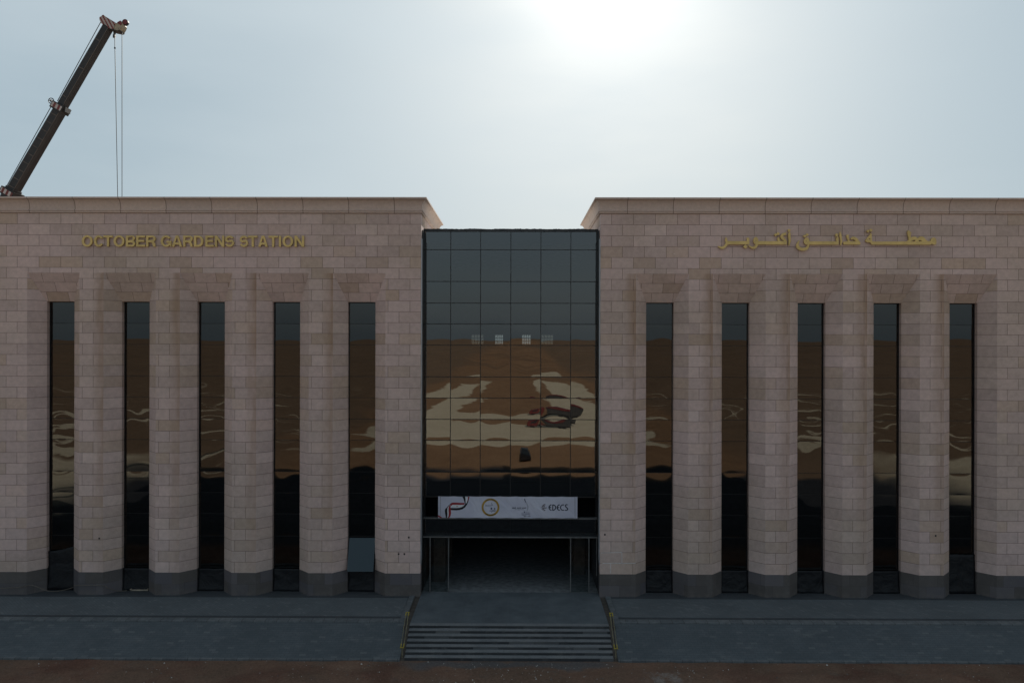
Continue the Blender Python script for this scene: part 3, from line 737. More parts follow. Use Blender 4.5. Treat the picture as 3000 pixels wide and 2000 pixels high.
def glyph(ch, w, h, t):
    """heavy grotesque capital, w x h, stroke t"""
    q = t * .88
    if ch == 'I': return [[(0, 0), (w, 0), (w, h), (0, h)]]
    if ch == 'T': return [[(w / 2 - t / 2, 0), (w / 2 + t / 2, 0), (w / 2 + t / 2, h - q), (w, h - q), (w, h), (0, h), (0, h - q), (w / 2 - t / 2, h - q)]]
    if ch == 'E': m = h * .52; return [[(0, 0), (w, 0), (w, q), (t, q), (t, m - q / 2), (w * .92, m - q / 2), (w * .92, m + q / 2), (t, m + q / 2), (t, h - q), (w * .98, h - q), (w * .98, h), (0, h)]]
    if ch == 'N': return [[(0, 0), (t, 0), (t, h * .66), (w - t, 0), (w, 0), (w, h), (w - t, h), (w - t, h * .34), (t, h), (0, h)]]
    if ch == 'A': return [[(0, 0), (t * 1.05, 0), (w * .5 - w * .5 * .74 + t * .86, h * .2), (w * .5 + w * .5 * .74 - t * .86, h * .2), (w - t * 1.05, 0), (w, 0), (w / 2 + t * .58, h), (w / 2 - t * .58, h)],
                          [(w * .5 - (w * .5 - t * .98) * .62, h * .2 + q), (w * .5 + (w * .5 - t * .98) * .62, h * .2 + q), (w / 2, h * .83)]]
    if ch == 'O': return [el(w / 2, h / 2, w / 2, h / 2 * 1.03, 0, 360, 40)[:-1], el(w / 2, h / 2, w / 2 - t, h / 2 * 1.03 - q, 0, 360, 40)[:-1]]
    if ch == 'C': return [el(w / 2, h / 2, w / 2, h / 2 * 1.03, 30, 330, 34) + el(w / 2, h / 2, w / 2 - t, h / 2 * 1.03 - q, 322, 38, 34)]
    if ch == 'G': return [el(w / 2, h / 2, w / 2, h / 2 * 1.03, 32, 318, 34) + [(w * .90, h * .06), (w * .91, 0), (w, 0), (w, h * .53), (w * .54, h * .53), (w * .54, h * .53 - q), (w * .80, h * .53 - q)] + el(w / 2, h / 2, w / 2 - t, h / 2 * 1.03 - q, 318, 40, 34)]
    if ch == 'D': return [[(0, 0)] + el(w * .48, h / 2, w * .52, h / 2, -90, 90, 24) + [(0, h)], [(t, q)] + el(w * .46, h / 2, w * .54 - t, h / 2 - q, -90, 90, 24) + [(t, h - q)]]
    if ch == 'B': m = h * .53; return [[(0, 0)] + el(w - m / 2, m / 2, m / 2, m / 2, -90, 60, 14) + el(w * .96 - (h - m) / 2, (h + m) / 2, (h - m) / 2, (h - m) / 2, -52, 90, 14) + [(0, h)],
                          [(t, q)] + el(w - m / 2, m / 2, m / 2 - t, m / 2 - q + q * .05, -90, 90, 14) + [(t, m - q * .9)], [(t, m + q * .1)] + el(w * .96 - (h - m) / 2, (h + m) / 2, (h - m) / 2 - t, (h - m) / 2 - q * .55, -90, 90, 14) + [(t, h - q)]]
    if ch == 'R': m = h * .44; c = (h + m) / 2; r = (h - m) / 2; return [[(0, 0), (t, 0), (t, h * .39), (w * .48, h * .39), (w * .66, h * .30), (w * .70, h * .12), (w * .76, 0), (w * 1.0, 0), (w * .96, h * .06), (w * .93, h * .26), (w * .82, h * .42)] + el(w * .98 - r, c, r, r, -50, 90, 16) + [(0, h)],
                          [(t, m + q * .75)] + el(w * .98 - r, c + q * .1, r - t, r - q * .95, -90, 90, 14) + [(t, h - q)]]
    if ch == 'S':
        r1, r2 = h * .255, h * .275
        c = el(w / 2, h - r1 - q * .42, w / 2 - t * .5, r1 - q * .08, 22, 232, 18) + [(w * .5, h * .515)] + el(w / 2, r2 + q * .40, w / 2 - t * .5, r2 - q * .08, 52, -158, 18)
        return [thick(c, t * .95)]
LET = [('O', 239.1, 270.4), ('C', 274.8, 302.7), ('T', 302.7, 329.3), ('O', 332.3, 364), ('B', 368.4, 395.6), ('E', 398.6, 424.5), ('R', 427.9, 455.8),
       ('G', 470.4, 501.7), ('A', 503.4, 533), ('R', 536.4, 564.6), ('D', 568, 595.2), ('E', 601.4, 625.9), ('N', 629.3, 656.5), ('S', 659.2, 685.4),
       ('S', 701.6, 726.6), ('T', 726.6, 753.7), ('A', 756.3, 784.2), ('T', 786.6, 813.5), ('I', 816.8, 822.8), ('O', 827.6, 858.4), ('N', 862.8, 890.7)]
pL = px(565, 722.6, -.13); hcap = px(565, 690.2, -.13).z - pL.z
sign = thing('station_name_sign', (pL.x, -.05, pL.z), 'raised gold capital letters reading OCTOBER GARDENS STATION on the stone wall', 'sign')
for ch, xa, xb in LET:
    A_, B_ = px(xa, 722.6, -.13), px(xb, 722.6, -.13)
    curve_mesh(outline_curve(glyph(ch, B_.x - A_.x, hcap, .128)), 'letter', M['gold'], sign, (A_.x, -.085, pL.z))

def A6(p): return (2080 + p[0] * .14456, 660 + p[1] * .14456)
def A7(p): return (2400 + p[0] * .15731, 660 + p[1] * .15731)
AR = [
 (A6, [[(772,245),(793,270),(797,372),(785,383),(355,383),(345,410),(315,445),(275,475),(240,475),(195,455),(165,428),(175,422),(215,438),(250,437),(290,415),(318,375),(325,345),(312,300),(325,250),(345,275),(355,325),(740,325),(752,315),(755,290),(748,270)]]),
 (A6, [[(718,395),(760,430),(722,467),(682,432)]]),
 (A6, [[(935,238),(965,265),(978,325),(1370,325),(1385,318),(1370,275),(1385,240),(1405,260),(1412,325),(1510,325),(1505,315),(1445,270),(1430,235),(1440,200),(1475,165),(1545,148),(1540,190),(1490,205),(1475,225),(1485,240),(1545,300),(1555,330),(1555,385),(975,385),(955,430),(920,468),(880,478),(840,460),(782,418),(795,412),(840,435),(880,437),(915,415),(930,385),(900,365),(885,335),(890,285),(910,250)],
       [(930,292),(948,312),(945,326),(925,318),(916,302)]]),
 (A6, [[(1335,165),(1365,190),(1335,217),(1305,190)]]), (A6, [[(1383,145),(1412,170),(1384,200),(1354,172)]]),
 (A6, [[(1615,140),(1630,165),(1635,330),(1605,403),(1595,400),(1600,330),(1588,180)]]),
 (A6, [[(1600,78),(1632,95),(1612,104),(1625,118),(1590,130),(1598,112),(1580,98)]]),
 (A6, [[(2600,388),(2010,388),(2005,440),(1975,485),(1920,508),(1860,510),(1800,490),(1760,450),(1755,400),(1775,350),(1808,308),(1812,315),(1795,350),(1795,400),(1815,440),(1870,462),(1930,455),(1970,430),(1985,390),(1940,385),(1912,355),(1910,310),(1930,265),(1960,248),(1995,265),(2008,300),(2012,330),(2555,330),(2572,318),(2555,288),(2570,250),(2589,228),(2603,260),(2605,380)],
       [(1945,306),(1972,320),(1966,334),(1940,326),(1930,312)]]),
 (A6, [[(1920,195),(1950,215),(1922,243),(1892,218)]]), (A6, [[(1967,168),(2002,190),(1972,216),(1942,192)]]),
 (A7, [[(325,155),(350,165),(335,176),(350,190),(308,212),(318,190),(303,178)]]),
 (A7, [[(392,128),(410,180),(420,260),(428,300),(405,372),(395,360),(400,290),(385,190),(378,170)]]),
 (A7, [[(450,328),(462,355),(760,355),(768,320),(745,300),(715,255),(670,222),(625,215),(590,250),(600,262),(640,255),(670,275),(690,302),(570,302),(562,290),(545,180),(522,178),(512,205),(535,270),(538,302),(470,305)]]),
 (A7, [[(965,145),(972,170),(975,260),(985,300),(1000,308),(1630,305),(1660,290),(1672,270),(1670,230),(1645,135),(1658,98),(1690,115),(1712,140),(1700,165),(1705,240),(1740,218),(1790,215),(1820,235),(1840,250),(1870,215),(1920,212),(1955,230),(1985,270),(2015,300),(2070,300),(2085,285),(2095,250),(2130,230),(2165,245),(2180,290),(2178,340),(2165,355),(2140,355),(2095,340),(2070,357),(1000,357),(975,350),(958,315),(920,315),(870,300),(868,280),(900,235),(950,180)],
       [(950,230),(957,255),(930,264),(918,256)], [(1725,285),(1760,266),(1795,273),(1800,288),(1772,304),(1690,303)], [(1845,272),(1895,274),(1932,298),(1852,303)], [(2110,276),(2147,290),(2142,302),(2113,290)]]),
 (A7, [[(910,85),(937,107),(915,132),(885,108)]]), (A7, [[(962,68),(992,90),(967,116),(938,92)]]),
]
ars = thing('arabic_name_sign', (px(2420, 716, 0).x, -.05, px(2420, 716, 0).z), 'raised gold Arabic station name on the stone wall', 'sign')
for fn, polys in AR:
    cu = outline_curve([[(px(*fn(pt), -.13).x, px(*fn(pt), -.13).z) for pt in pl] for pl in polys]); cu.offset = .014
    curve_mesh(cu, 'letter', M['gold'], ars, (0, -.085, 0))

# ------------------------------------------------------------------ banner
BY = DG - .10
ban = thing('banner', (0, BY, 4.3), 'long white printed banner with flag ribbon and logos, tied above the entrance', 'banner')
def bm_mat():
    m = Mat('banner_vinyl', .5, .3); P = m.pos(); x, y, z = m.sep(P)
    m.color(m.mix(m.noise(P, 1.2, 5).ramp(.3, .7), (.47, .47, .56), (.53, .53, .61)))
    f = m.noise(m.comb(x * .8 + z * .7, 0.0, z * .35 - x * .25), 1.5, 3, .5, .8)
    m.bump(f, .10, .7); return m.m
M['vinyl'] = bm_mat()
bx0, bx1 = px(1283.6, 1485, BY).x, px(1691.7, 1485, BY).x; bz0, bz1 = px(1487, 1517, BY).z, px(1487, 1453.5, BY).z
b = MB(); NB = 96
def edge(x, z, k): return z + k * .018 * abs(math.sin((x - bx0) * math.pi / .93))
def bulge(u): return .02 * noise.noise((u * 9, 1, 1))
for i in range(NB):
    u0, u1 = i / NB, (i + 1) / NB; xa, xb = bx0 + (bx1 - bx0) * u0, bx0 + (bx1 - bx0) * u1
    za, zb_, zc_, zd = edge(xa, bz0, 1), edge(xb, bz0, 1), edge(xb, bz1, -1), edge(xa, bz1, -1)
    b.poly([(xa, BY, za), (xb, BY, zb_), (xb, BY, zc_), (xa, BY, zd)])
    b.poly([(xb, BY + .006, zb_), (xa, BY + .006, za), (xa, BY + .006, zd), (xb, BY + .006, zc_)])
    b.poly([(xa, BY, za), (xa, BY + .006, za), (xb, BY + .006, zb_), (xb, BY, zb_)]); b.poly([(xa, BY, zd), (xb, BY, zc_), (xb, BY + .006, zc_), (xa, BY + .006, zd)])
b.build('cloth', M['vinyl'], ban)
def ink(name, c, r=.5): return plain(name, c, r, 0, .3, .08)
INK = dict(black=ink('black_ink', (.008, .009, .012)), red=ink('red_ink', (.26, .022, .03)), white=ink('white_ink', (.62, .63, .66)), navy=ink('navy_ink', (.012, .016, .07)),
           gold=ink('gold_ink', (.36, .22, .035)), grey=ink('grey_ink', (.30, .31, .36)), dkblue=ink('dark_blue_ink', (.008, .014, .03)), bronze=ink('bronze_ink', (.16, .085, .04)))
def B3(p): return (1270 + p[0] * .09779, 1440 + p[1] * .09779)
def B4(p): return (1480 + p[0] * .10204, 1440 + p[1] * .10204)
def clipz(z): return max(bz0 + .004, min(bz1 - .004, z))
class Ink:
    def __init__(s, fn, lift=.004): s.b = MB(); s.fn = fn; s.y = BY - lift
    def W(s, p): q = px(*s.fn(p), s.y); return Vector((q.x, s.y, clipz(q.z)))
    def fill(s, pts, mi=0):
        s.b.poly([s.W(p) for p in pts], None, mi)
    def band(s, A, B, mi=0):       # strip between two polylines
        for i in range(len(A) - 1): s.fill([A[i], B[i], B[i + 1], A[i + 1]], mi)
    def stroke(s, pts, wd, mi=0, cap=True):
        L, Rr = [], []
        for k, p in enumerate(pts):
            a, c = pts[max(0, k - 1)], pts[min(len(pts) - 1, k + 1)]; d = Vector((c[0] - a[0], c[1] - a[1])); d.normalize()
            w_ = wd[k] if isinstance(wd, (list, tuple)) else wd
            L.append((p[0] - d.y * w_ / 2, p[1] + d.x * w_ / 2)); Rr.append((p[0] + d.y * w_ / 2, p[1] - d.x * w_ / 2))
        s.band(L, Rr, mi)
        return s
    def disc(s, c, r, mi=0, n=24): s.fill([(c[0] + r * math.cos(2 * math.pi * i / n), c[1] - r * math.sin(2 * math.pi * i / n)) for i in range(n)], mi)
    def ring(s, c, r0, r1, mi=0, n=64, a0=0, a1=360):
        P_ = lambda r: [(c[0] + r * math.cos(R(a0 + (a1 - a0) * i / n)), c[1] - r * math.sin(R(a0 + (a1 - a0) * i / n))) for i in range(n + 1)]
        s.band(P_(r0), P_(r1), mi)
    def build(s, name, mats): return s.b.build(name, mats, ban, weld=False)
def arc(cx, cy, rx, ry, a0, a1, n=16): return [(cx + rx * math.cos(R(a0 + (a1 - a0) * i / n)), cy - ry * math.sin(R(a0 + (a1 - a0) * i / n))) for i in range(n + 1)]
# flag ribbon
k = Ink(B3)
def lerp(A, B, t): return [(a[0] + (c[0] - a[0]) * t, a[1] + (c[1] - a[1]) * t) for a, c in zip(A, B)]
A_, B_ = [(865, 142), (900, 215), (930, 310), (955, 400), (935, 440)], [(1078, 142), (1062, 220), (1020, 320), (985, 390), (940, 440)]
k.band(A_, lerp(A_, B_, .38), 0); k.band(lerp(A_, B_, .38), lerp(A_, B_, .78), 1); k.band(lerp(A_, B_, .78), B_, 2)
k.y -= .0012; k.stroke([(1055, 215), (1030, 290), (985, 370), (925, 440), (860, 485), (780, 510), (690, 518), (600, 517), (510, 512)], [12, 22, 45, 62, 66, 66, 64, 62, 62], 0)
A_ = [(930, 330), (820, 328), (700, 322), (600, 317), (545, 325), (500, 365)]; B_ = [(925, 385), (830, 388), (720, 388), (620, 386), (570, 390), (510, 430)]
C_ = [(890, 450), (830, 465), (740, 470), (640, 470), (570, 470), (512, 470)]
k.band(A_, B_, 2); k.band(B_, C_, 1)
k.y -= .0012; k.stroke([(545, 330), (505, 365), (450, 420), (400, 475)], [6, 14, 20, 10], 0)
A_ = [(400, 470), (355, 505), (340, 560), (345, 640), (360, 710), (372, 775)]; B_ = [(508, 400), (512, 480), (522, 570), (528, 640), (510, 720), (470, 775)]
k.band(A_, lerp(A_, B_, .40), 0); k.band(lerp(A_, B_, .40), lerp(A_, B_, .60), 1); k.band(lerp(A_, B_, .60), B_, 2)
k.fill([(133, 690), (180, 712), (270, 775), (190, 775), (133, 738)], 2)
k.build('flag_ribbon', [INK['black'], INK['white'], INK['red']])
k = Ink(B3, .006); k.stroke([(685, 430), (735, 430)], 10); k.stroke([(695, 418), (690, 455)], 8); k.stroke([(728, 418), (735, 455)], 8); k.disc((711, 438), 10); k.build('flag_emblem', [INK['gold']])
k = Ink(B3); k.stroke([(208, 142), (204, 770)], 7); k.build('hem_line', [INK['black']])
k = Ink(B4); k.stroke([(2003, 150), (2006, 745)], 8); k.build('hem_line', [INK['black']])
# round emblem
k = Ink(B3); k.ring((1708, 462), 208, 268, 0)
k2 = Ink(B3, .006)
for a0, a1, st in ((52, 128, 7), (232, 308, 7)):
    a = a0
    while a < a1: k2.ring((1708, 462), 224, 252, 0, 3, a, a + st * random.uniform(.35, .8)); a += st
k.build('emblem_ring', [INK['gold']]); k2.build('emblem_lettering', [INK['black']])
k = Ink(B3); k.stroke([(1735, 320), (1748, 360), (1765, 395), (1782, 420)], [6, 14, 12, 3], 0); k.disc((1735, 500), 28, 0); k.disc((1832, 503), 22, 1)
for x in (1560, 1590, 1625, 1660, 1700, 1735): k.stroke([(x, 390 + random.uniform(-12, 8)), (x + 6, 415)], 8, 1)
k.stroke([(1550, 418), (1745, 412)], 9, 1); k.stroke([(1550, 442), (1740, 440)], 5, 2)
for i in range(3): k.stroke([(1675 + 12 * t, 545 + i * 18 + 6 * math.sin(t * 1.1)) for t in range(16)], 6, 0 if i else 2)
for x in (1775, 1805, 1840): k.ring((x, 560), 14, 21, 0, 16)
k.stroke([(1742, 590), (1744, 618)], 12, 1)
k.build('emblem_mark', [INK['navy'], INK['black'], INK['grey']])
# tunnels authority mark
k = Ink(B4); k.stroke([(556, 195), (562, 230), (578, 270), (602, 310)], [22, 24, 20, 14], 0)
k.stroke([(602, 312), (628, 355), (648, 410), (652, 460), (640, 510), (612, 572)], [12, 22, 30, 28, 20, 4], 1)
k.disc((552, 577), 18, 0)
for y in (598, 622, 644, 660): k.stroke([(470 + 5 * t, y + 12 * math.sin(t * 5 / 38)) for t in range(50)], 6, 0)
k.build('wave_mark', [INK['navy'], INK['grey']])
k = Ink(B4)
k.stroke([(198, 470), (300, 468)], 12); k.stroke([(335, 470), (455, 467)], 12); k.stroke([(478, 468), (545, 464)], 12); k.stroke([(545, 466), (600, 462)], 12)
for x, h in ((205, 22), (226, 30), (250, 26), (272, 34), (295, 38), (345, 22), (372, 26), (398, 24), (425, 28), (450, 38), (490, 26), (520, 22), (550, 26), (572, 34), (596, 32)):
    k.stroke([(x, 470 - h), (x + 3, 470)], 9)
for x in (222, 240, 288, 362, 410, 508, 535): k.disc((x, 432 + random.uniform(-2, 4)), 5, 0, 8)
k.stroke([(290, 486), (300, 478), (300, 466)], 8)
k.stroke([(268, 505), (540, 505)], 7); k.stroke([(382, 517), (408, 519)], 8)
for x in (540, 565, 590, 620, 660, 690, 715): k.stroke([(x, 685 + random.uniform(-6, 3)), (x + 4, 704)], 9)
k.stroke([(533, 704), (600, 706)], 8); k.stroke([(640, 702), (720, 706)], 8)
k.build('arabic_lettering', [INK['black']])
# EDECS
k = Ink(B4); WD = 27
k.stroke(arc(1340, 448, 82, 78, 98, 262), WD); k.stroke([(1262, 448), (1318, 447)], WD)
k.stroke([(1366, 362), (1366, 535)], WD); k.stroke(arc(1366, 448, 84, 76, 90, -90), WD)
k.stroke(arc(1570, 448, 78, 78, 92, 268), WD); k.stroke([(1495, 448), (1552, 447)], WD)
k.stroke(arc(1665, 448, 76, 78, 68, 292), WD)
k.stroke([(1792, 372)] + arc(1768, 400, 42, 36, 90, 200, 8) + [(1745, 432), (1772, 458)] + arc(1755, 492, 38, 36, 40, -90, 8) + [(1716, 528)], WD)
k.build('company_lettering', [INK['dkblue']])
k = Ink(B4)
for i, (pts) in enumerate(([(1100, 368), (1125, 358), (1155, 362)], [(1060, 400), (1090, 383), (1125, 384)], [(1045, 440), (1080, 420), (1140, 415)], [(1050, 490), (1090, 462), (1190, 452)], [(1075, 515), (1090, 500), (1120, 486)], [(1105, 535), (1120, 525), (1150, 515)])):
    k.stroke(pts, 13, 0); k.stroke([(p[0], p[1] + 11) for p in pts], 8, 1)
k.build('company_mark', [INK['dkblue'], INK['bronze']])

# ------------------------------------------------------------------ handrails
for s, lab in ((-1, 'low steel handrail with yellow taped ends left of the steps'), (1, 'low steel handrail with yellow taped ends right of the steps')):
    h = thing('handrail', (s * 5.38, -4.7, -.05), lab, 'handrail', 'handrails of the entrance steps')
    T, B = Vector((s * 5.38, -4.45, .0)), Vector((s * 5.38, -6.30, -1.05)); H = .58
    for sx in (-.07, .07):
        b = MB(); b.tube([T + Vector((sx, .12, H)), T + Vector((sx, 0, H)), B + Vector((sx, 0, H)), B + Vector((sx, -.14, H - .03))], .017, 8); b.build('rail', M['rail'], h, smooth=True)
    for q_ in (T, B):
        b = MB(); b.tube([q_ + Vector((0, 0, -.1)), q_ + Vector((0, 0, H - .08))], .025, 8); b.tube([q_ + Vector((-.07, 0, H)), q_ + Vector((-.07, 0, H - .1)), q_ + Vector((.07, 0, H - .1)), q_ + Vector((.07, 0, H))], .022, 8)
        b.build('post', M['rail'], h, smooth=True)
    for q_, dy in ((T, 1), (B, -1)):
        b = MB()
        for sx in (-.07, .07): b.tube([q_ + Vector((sx, -.16 * dy, H - .09 * dy)), q_ + Vector((sx, dy * .015, H)), q_ + Vector((sx, dy * .13, H - (.02 if dy < 0 else 0)))], .026, 8)
        b.tube([q_ + Vector((-.1, dy * .1, H)), q_ + Vector((.1, dy * .1, H))], .026, 8)
        b.build('yellow_tape', M['yellow'], h, smooth=True)

# ------------------------------------------------------------------ plastic sheets at the window feet
ORD = ['nearest', 'second', 'third', 'fourth', 'fifth']
for s in (-1, 1):
    side = 'left' if s < 0 else 'right'
    for k, c in enumerate(BAYS):
        tall = (s < 0 and k == 4) or (s > 0 and k == 4)
        b = MB(); n, mrows = 14, 12
        def topz(u):
            if s < 0 and k == 4: return 2.30 + .35 * u ** 2 + .05 * noise.noise((u * 5, 2, 1))
            if s > 0 and k == 4: return 2.30 + .03 * noise.noise((u * 5, 2, 7))
            return 1.29 + .03 * noise.noise((u * 4, k, s))
        x0, x1 = s * c - WI + .02, s * c + WI - .02; pts = []
        for j in range(mrows + 1):
            for i in range(n + 1):
                u, v = i / n, j / mrows; z = .01 + topz(u) * v
                pts.append((x0 + (x1 - x0) * u, DB - .10 + .05 * noise.noise((u * 3 + k, z * 2.2, s * 3)) + .03 * noise.noise((u * 8, z * 7 + u * 6, k)) - .12 * (1 - v) ** 3, z))
        bz = len(b.v)
        for j in range(mrows):
            for i in range(n): b.poly([pts[j * (n + 1) + i], pts[j * (n + 1) + i + 1], pts[(j + 1) * (n + 1) + i + 1], pts[(j + 1) * (n + 1) + i]])
        o = b.build('plastic_sheet', M['plastic'], smooth=True)
        md = o.modifiers.new('thickness', 'SOLIDIFY'); md.thickness = .006
        lab = f'crumpled black plastic sheet at the foot of the {ORD[k]} window slit {side} of the entrance'
        if tall: lab = f'taller black plastic sheet covering the foot of the {"left" if s < 0 else "right"}most window slit'
        tag(o, lab, 'plastic sheet', 'black plastic sheets at the window feet')
# hose and batten by the left piers
b = MB(); pts = []
for x, y, Y in ((-10, 1722, -.25), (60, 1719, -.1), (92, 1713, -.06), (140, 1730, .25), (180, 1729, .35), (215, 1719, .12), (224, 1713.5, -.05), (300, 1714, -.06), (318, 1722, .02), (345, 1730, .3), (372, 1729, .4)):
    p = px(x, y, Y); pts.append(Vector((p.x, Y, max(p.z, .02))))
sm = []
for i in range(len(pts) - 1):
    p0, p1, p2, p3 = pts[max(0, i - 1)], pts[i], pts[i + 1], pts[min(len(pts) - 1, i + 2)]
    for t in (0, .25, .5, .75): sm.append(.5 * ((2 * p1) + (-p0 + p2) * t + (2 * p0 - 5 * p1 + 4 * p2 - p3) * t * t + (-p0 + 3 * p1 - 3 * p2 + p3) * t ** 3))
sm.append(pts[-1]); b.tube(sm, .018, 8)
tag(b.build('hose', M['cable'], smooth=True), 'thin pale hose looped round the foot of the leftmost stone piers', 'hose')
p0, p1 = px(383, 1726, .75), px(434, 1724, .75); b = MB(); b.box(p0.x, p1.x, .72, .80, .0, .07); b.box(p0.x - .02, p0.x + .06, .66, .86, .072, .12); b.box(p1.x - .05, p1.x, .66, .86, .072, .13)
tag(b.build('timber_batten', M['timber'], bevel=.006), 'short pale timber batten lying before the second window slit from the left', 'batten')

# ------------------------------------------------------------------ crane behind the left wing
CY = 15.0
def cp(x, y, dy=0.0): q = px(x, y, CY); return Vector((q.x, CY + dy, q.z))
low = cp(37.5, 562); ax = (cp(314.5, 85) - low).normalized(); piv = low - ax * ((low.z - 1.6) / ax.z)
crane = thing('mobile_crane', (piv.x, CY, GZ), 'telescopic crane boom with red and white striped head rising behind the left roof', 'crane')
nrm = Vector((-ax.z, 0, ax.x))
if nrm.x > 0: nrm = -nrm
c1 = (cp(156, 326) + cp(191.8, 330)) / 2; c2 = (cp(188, 307)); tp = cp(317, 81)
def section(a, b_, wd, name, ribs):
    s_ = MB(); r = MB(); h = wd / 2; dp = wd * 1.05
    e = [(-1, -.62), (-.62, -1), (.62, -1), (1, -.62), (1, .5), (.5, 1), (-.5, 1), (-1, .5)]
    A = [a + nrm * (i * h) + Vector((0, j * dp / 2, 0)) for i, j in e]; B = [b_ + nrm * (i * h) + Vector((0, j * dp / 2, 0)) for i, j in e]
    for i in range(8): s_.poly([A[i], A[(i + 1) % 8], B[(i + 1) % 8], B[i]])
    s_.poly(A[::-1]); s_.poly(B)
    o = s_.build(name, M['boom'], crane)
    d = (b_ - a).length
    for q_ in range(ribs):
        c_ = a + (b_ - a) * ((q_ + .5) / ribs); r.bar(c_ + nrm * (h * .55) + Vector((0, -dp / 2 - .012, 0)), c_ - nrm * (h * .55) + Vector((0, -dp / 2 - .012, 0)) , .07, .02)
    for sg in (.66,): r.bar(a - nrm * (h * sg) + Vector((0, -dp / 2 * .99 - .006, 0)), b_ - nrm * (h * sg) + Vector((0, -dp / 2 * .99 - .006, 0)), .05, .015)
    rr = r.build('boom_rib', M['boom_light'], o); return o
section(piv, low + ax * .25, 1.02, 'boom_section', 2)
section(low, c1, .84, 'boom_section', 10)
section(c1, tp, .70, 'boom_section', 3)
def collar(c, w1):
    b = MB(); b.bar(c - ax * .28, c + ax * .28, w1, w1 * 1.1, 0); o = b.build('boom_collar', M['boom'], crane)
    b = MB(); b.bar(c - ax * .17 + Vector((0, -w1 * .55 - .01, 0)), c + ax * .2 + Vector((0, -w1 * .55 - .01, 0)), w1 * .86, .02); b.build('warning_plate', M['collar_red'], o)
    return o
o = collar(cp(177, 318), .98); collar(cp(34, 568), 1.16)
# sheave ring on the collar
b = MB(); c_ = cp(160, 301, -.45)
ring = [c_ + Vector((.21 * math.cos(t), 0, .21 * math.sin(t))) for t in [2 * math.pi * i / 20 for i in range(21)]]
b.tube(ring, .03, 8); b.disc(c_, (0, 1, 0), .07, .2, 12)
for t in (0, 1.05, 2.1): b.bar(c_ - Vector((math.cos(t), 0, math.sin(t))) * .2, c_ + Vector((math.cos(t), 0, math.sin(t))) * .2, .03, .03)
b.build('guide_sheave', M['boom'], crane, smooth=True)
b = MB(); b.bar(cp(196, 317), cp(194, 331), .22, .7); b.build('collar_lug', M['boom'], crane)
def Z5(p): return (270 + p[0] * .06379, 30 + p[1] * .06379)
def head(pts, y0, y1, name, mat, par):
    b = MB(); b.prism([(cp(*Z5(p)).x, cp(*Z5(p)).z) for p in pts], CY + y0, CY + y1); return b.build(name, mat, par)
hd = head([(600, 330), (1215, 700), (1130, 790), (1110, 960), (900, 950), (830, 850), (690, 750), (530, 700), (460, 520), (470, 430), (545, 390)], -.42, .42, 'boom_head', M['crane_red'], crane)
head([(1225, 690), (1420, 580), (1500, 740), (1450, 870), (1375, 985), (1290, 1030), (1112, 985), (1132, 795)], -.36, .36, 'jib_cheek', M['cream'], hd)
head([(1255, 665), (1410, 575), (1490, 735), (1400, 790)], -.39, .39, 'red_bracket', M['redpaint'], hd)
head([(900, 955), (1110, 965), (1112, 992), (1290, 1036), (1380, 990), (1375, 1020), (1290, 1052), (1060, 1005)], -.4, .4, 'head_keel', M['boom'], hd)
head([(585, 295), (625, 300), (660, 345), (1225, 690), (1215, 712), (600, 345), (545, 395), (455, 420), (560, 370)], -.3, .3, 'head_rim', M['boom'], hd)
b = MB(); b.disc(cp(*Z5((1535, 580))), (0, 1, 0), .235, .2, 32); o = b.build('nose_sheave', M['boom'], hd, smooth=True)
b = MB(); b.disc(cp(*Z5((1540, 580))) + Vector((0, -.125, 0)), (0, 1, 0), .185, .03, 28); b.build('sheave_face', M['redpaint'], o)
b = MB(); b.disc(cp(*Z5((500, 500))), (0, 1, 0), .16, .3, 20); b.build('rear_sheave', M['boom'], hd, smooth=True)
def rope(pts, r=.028, dy=0.0):
    b = MB(); b.tube([cp(*p, dy) for p in pts], r, 6); return b.build('rope', M['rope'], crane)
rope([(297, 62), (168, 297)]); rope([(155, 303), (8, 566)]); rope([(158, 306), (14, 564)], .024, .3)
rope([(336, 93), (336.6, 139), (345, 590)], .026); rope([(357.5, 95), (357.5, 590)], .026)
b = MB(); c_ = cp(335.5, 100); b.bar(c_ + Vector((0, 0, .25)), c_ - Vector((0, 0, .2)), .13, .13); b.bar(c_ - Vector((.03, 0, .05)), c_ - Vector((.03, 0, .3)), .16, .12); b.disc(cp(336.5, 141), (0, 0, 1), .06, .12, 10); b.build('rope_anchor', M['rope'], crane)
# carrier on the ground behind the wing (hidden from the front)
X0 = piv.x
b = MB(); b.box(X0 - 3.5, X0 + 9.5, CY - 1.3, CY + 1.3, .0, .7); b.box(X0 - 2.6, X0 + 1.5, CY - 1.25, CY + 1.25, .7, 1.5); ch = b.build('carrier', M['cream'], crane, bevel=.04)
b = MB(); b.prism([(X0 + 7.6, .71), (X0 + 9.5, .71), (X0 + 9.4, 1.5), (X0 + 9.0, 2.1), (X0 + 7.6, 2.1)], CY - 1.2, CY + 1.2); b.build('cab', M['cream'], ch, bevel=.04)
for wx in (-2.2, -.6, 4.0, 5.6, 7.4):
    for sy in (-1, 1):
        b = MB(); b.disc((X0 + wx, CY + sy * 1.15, GZ + .62), (0, 1, 0), .62, .42, 28); b.build('wheel', M['tyre'], ch, smooth=True)

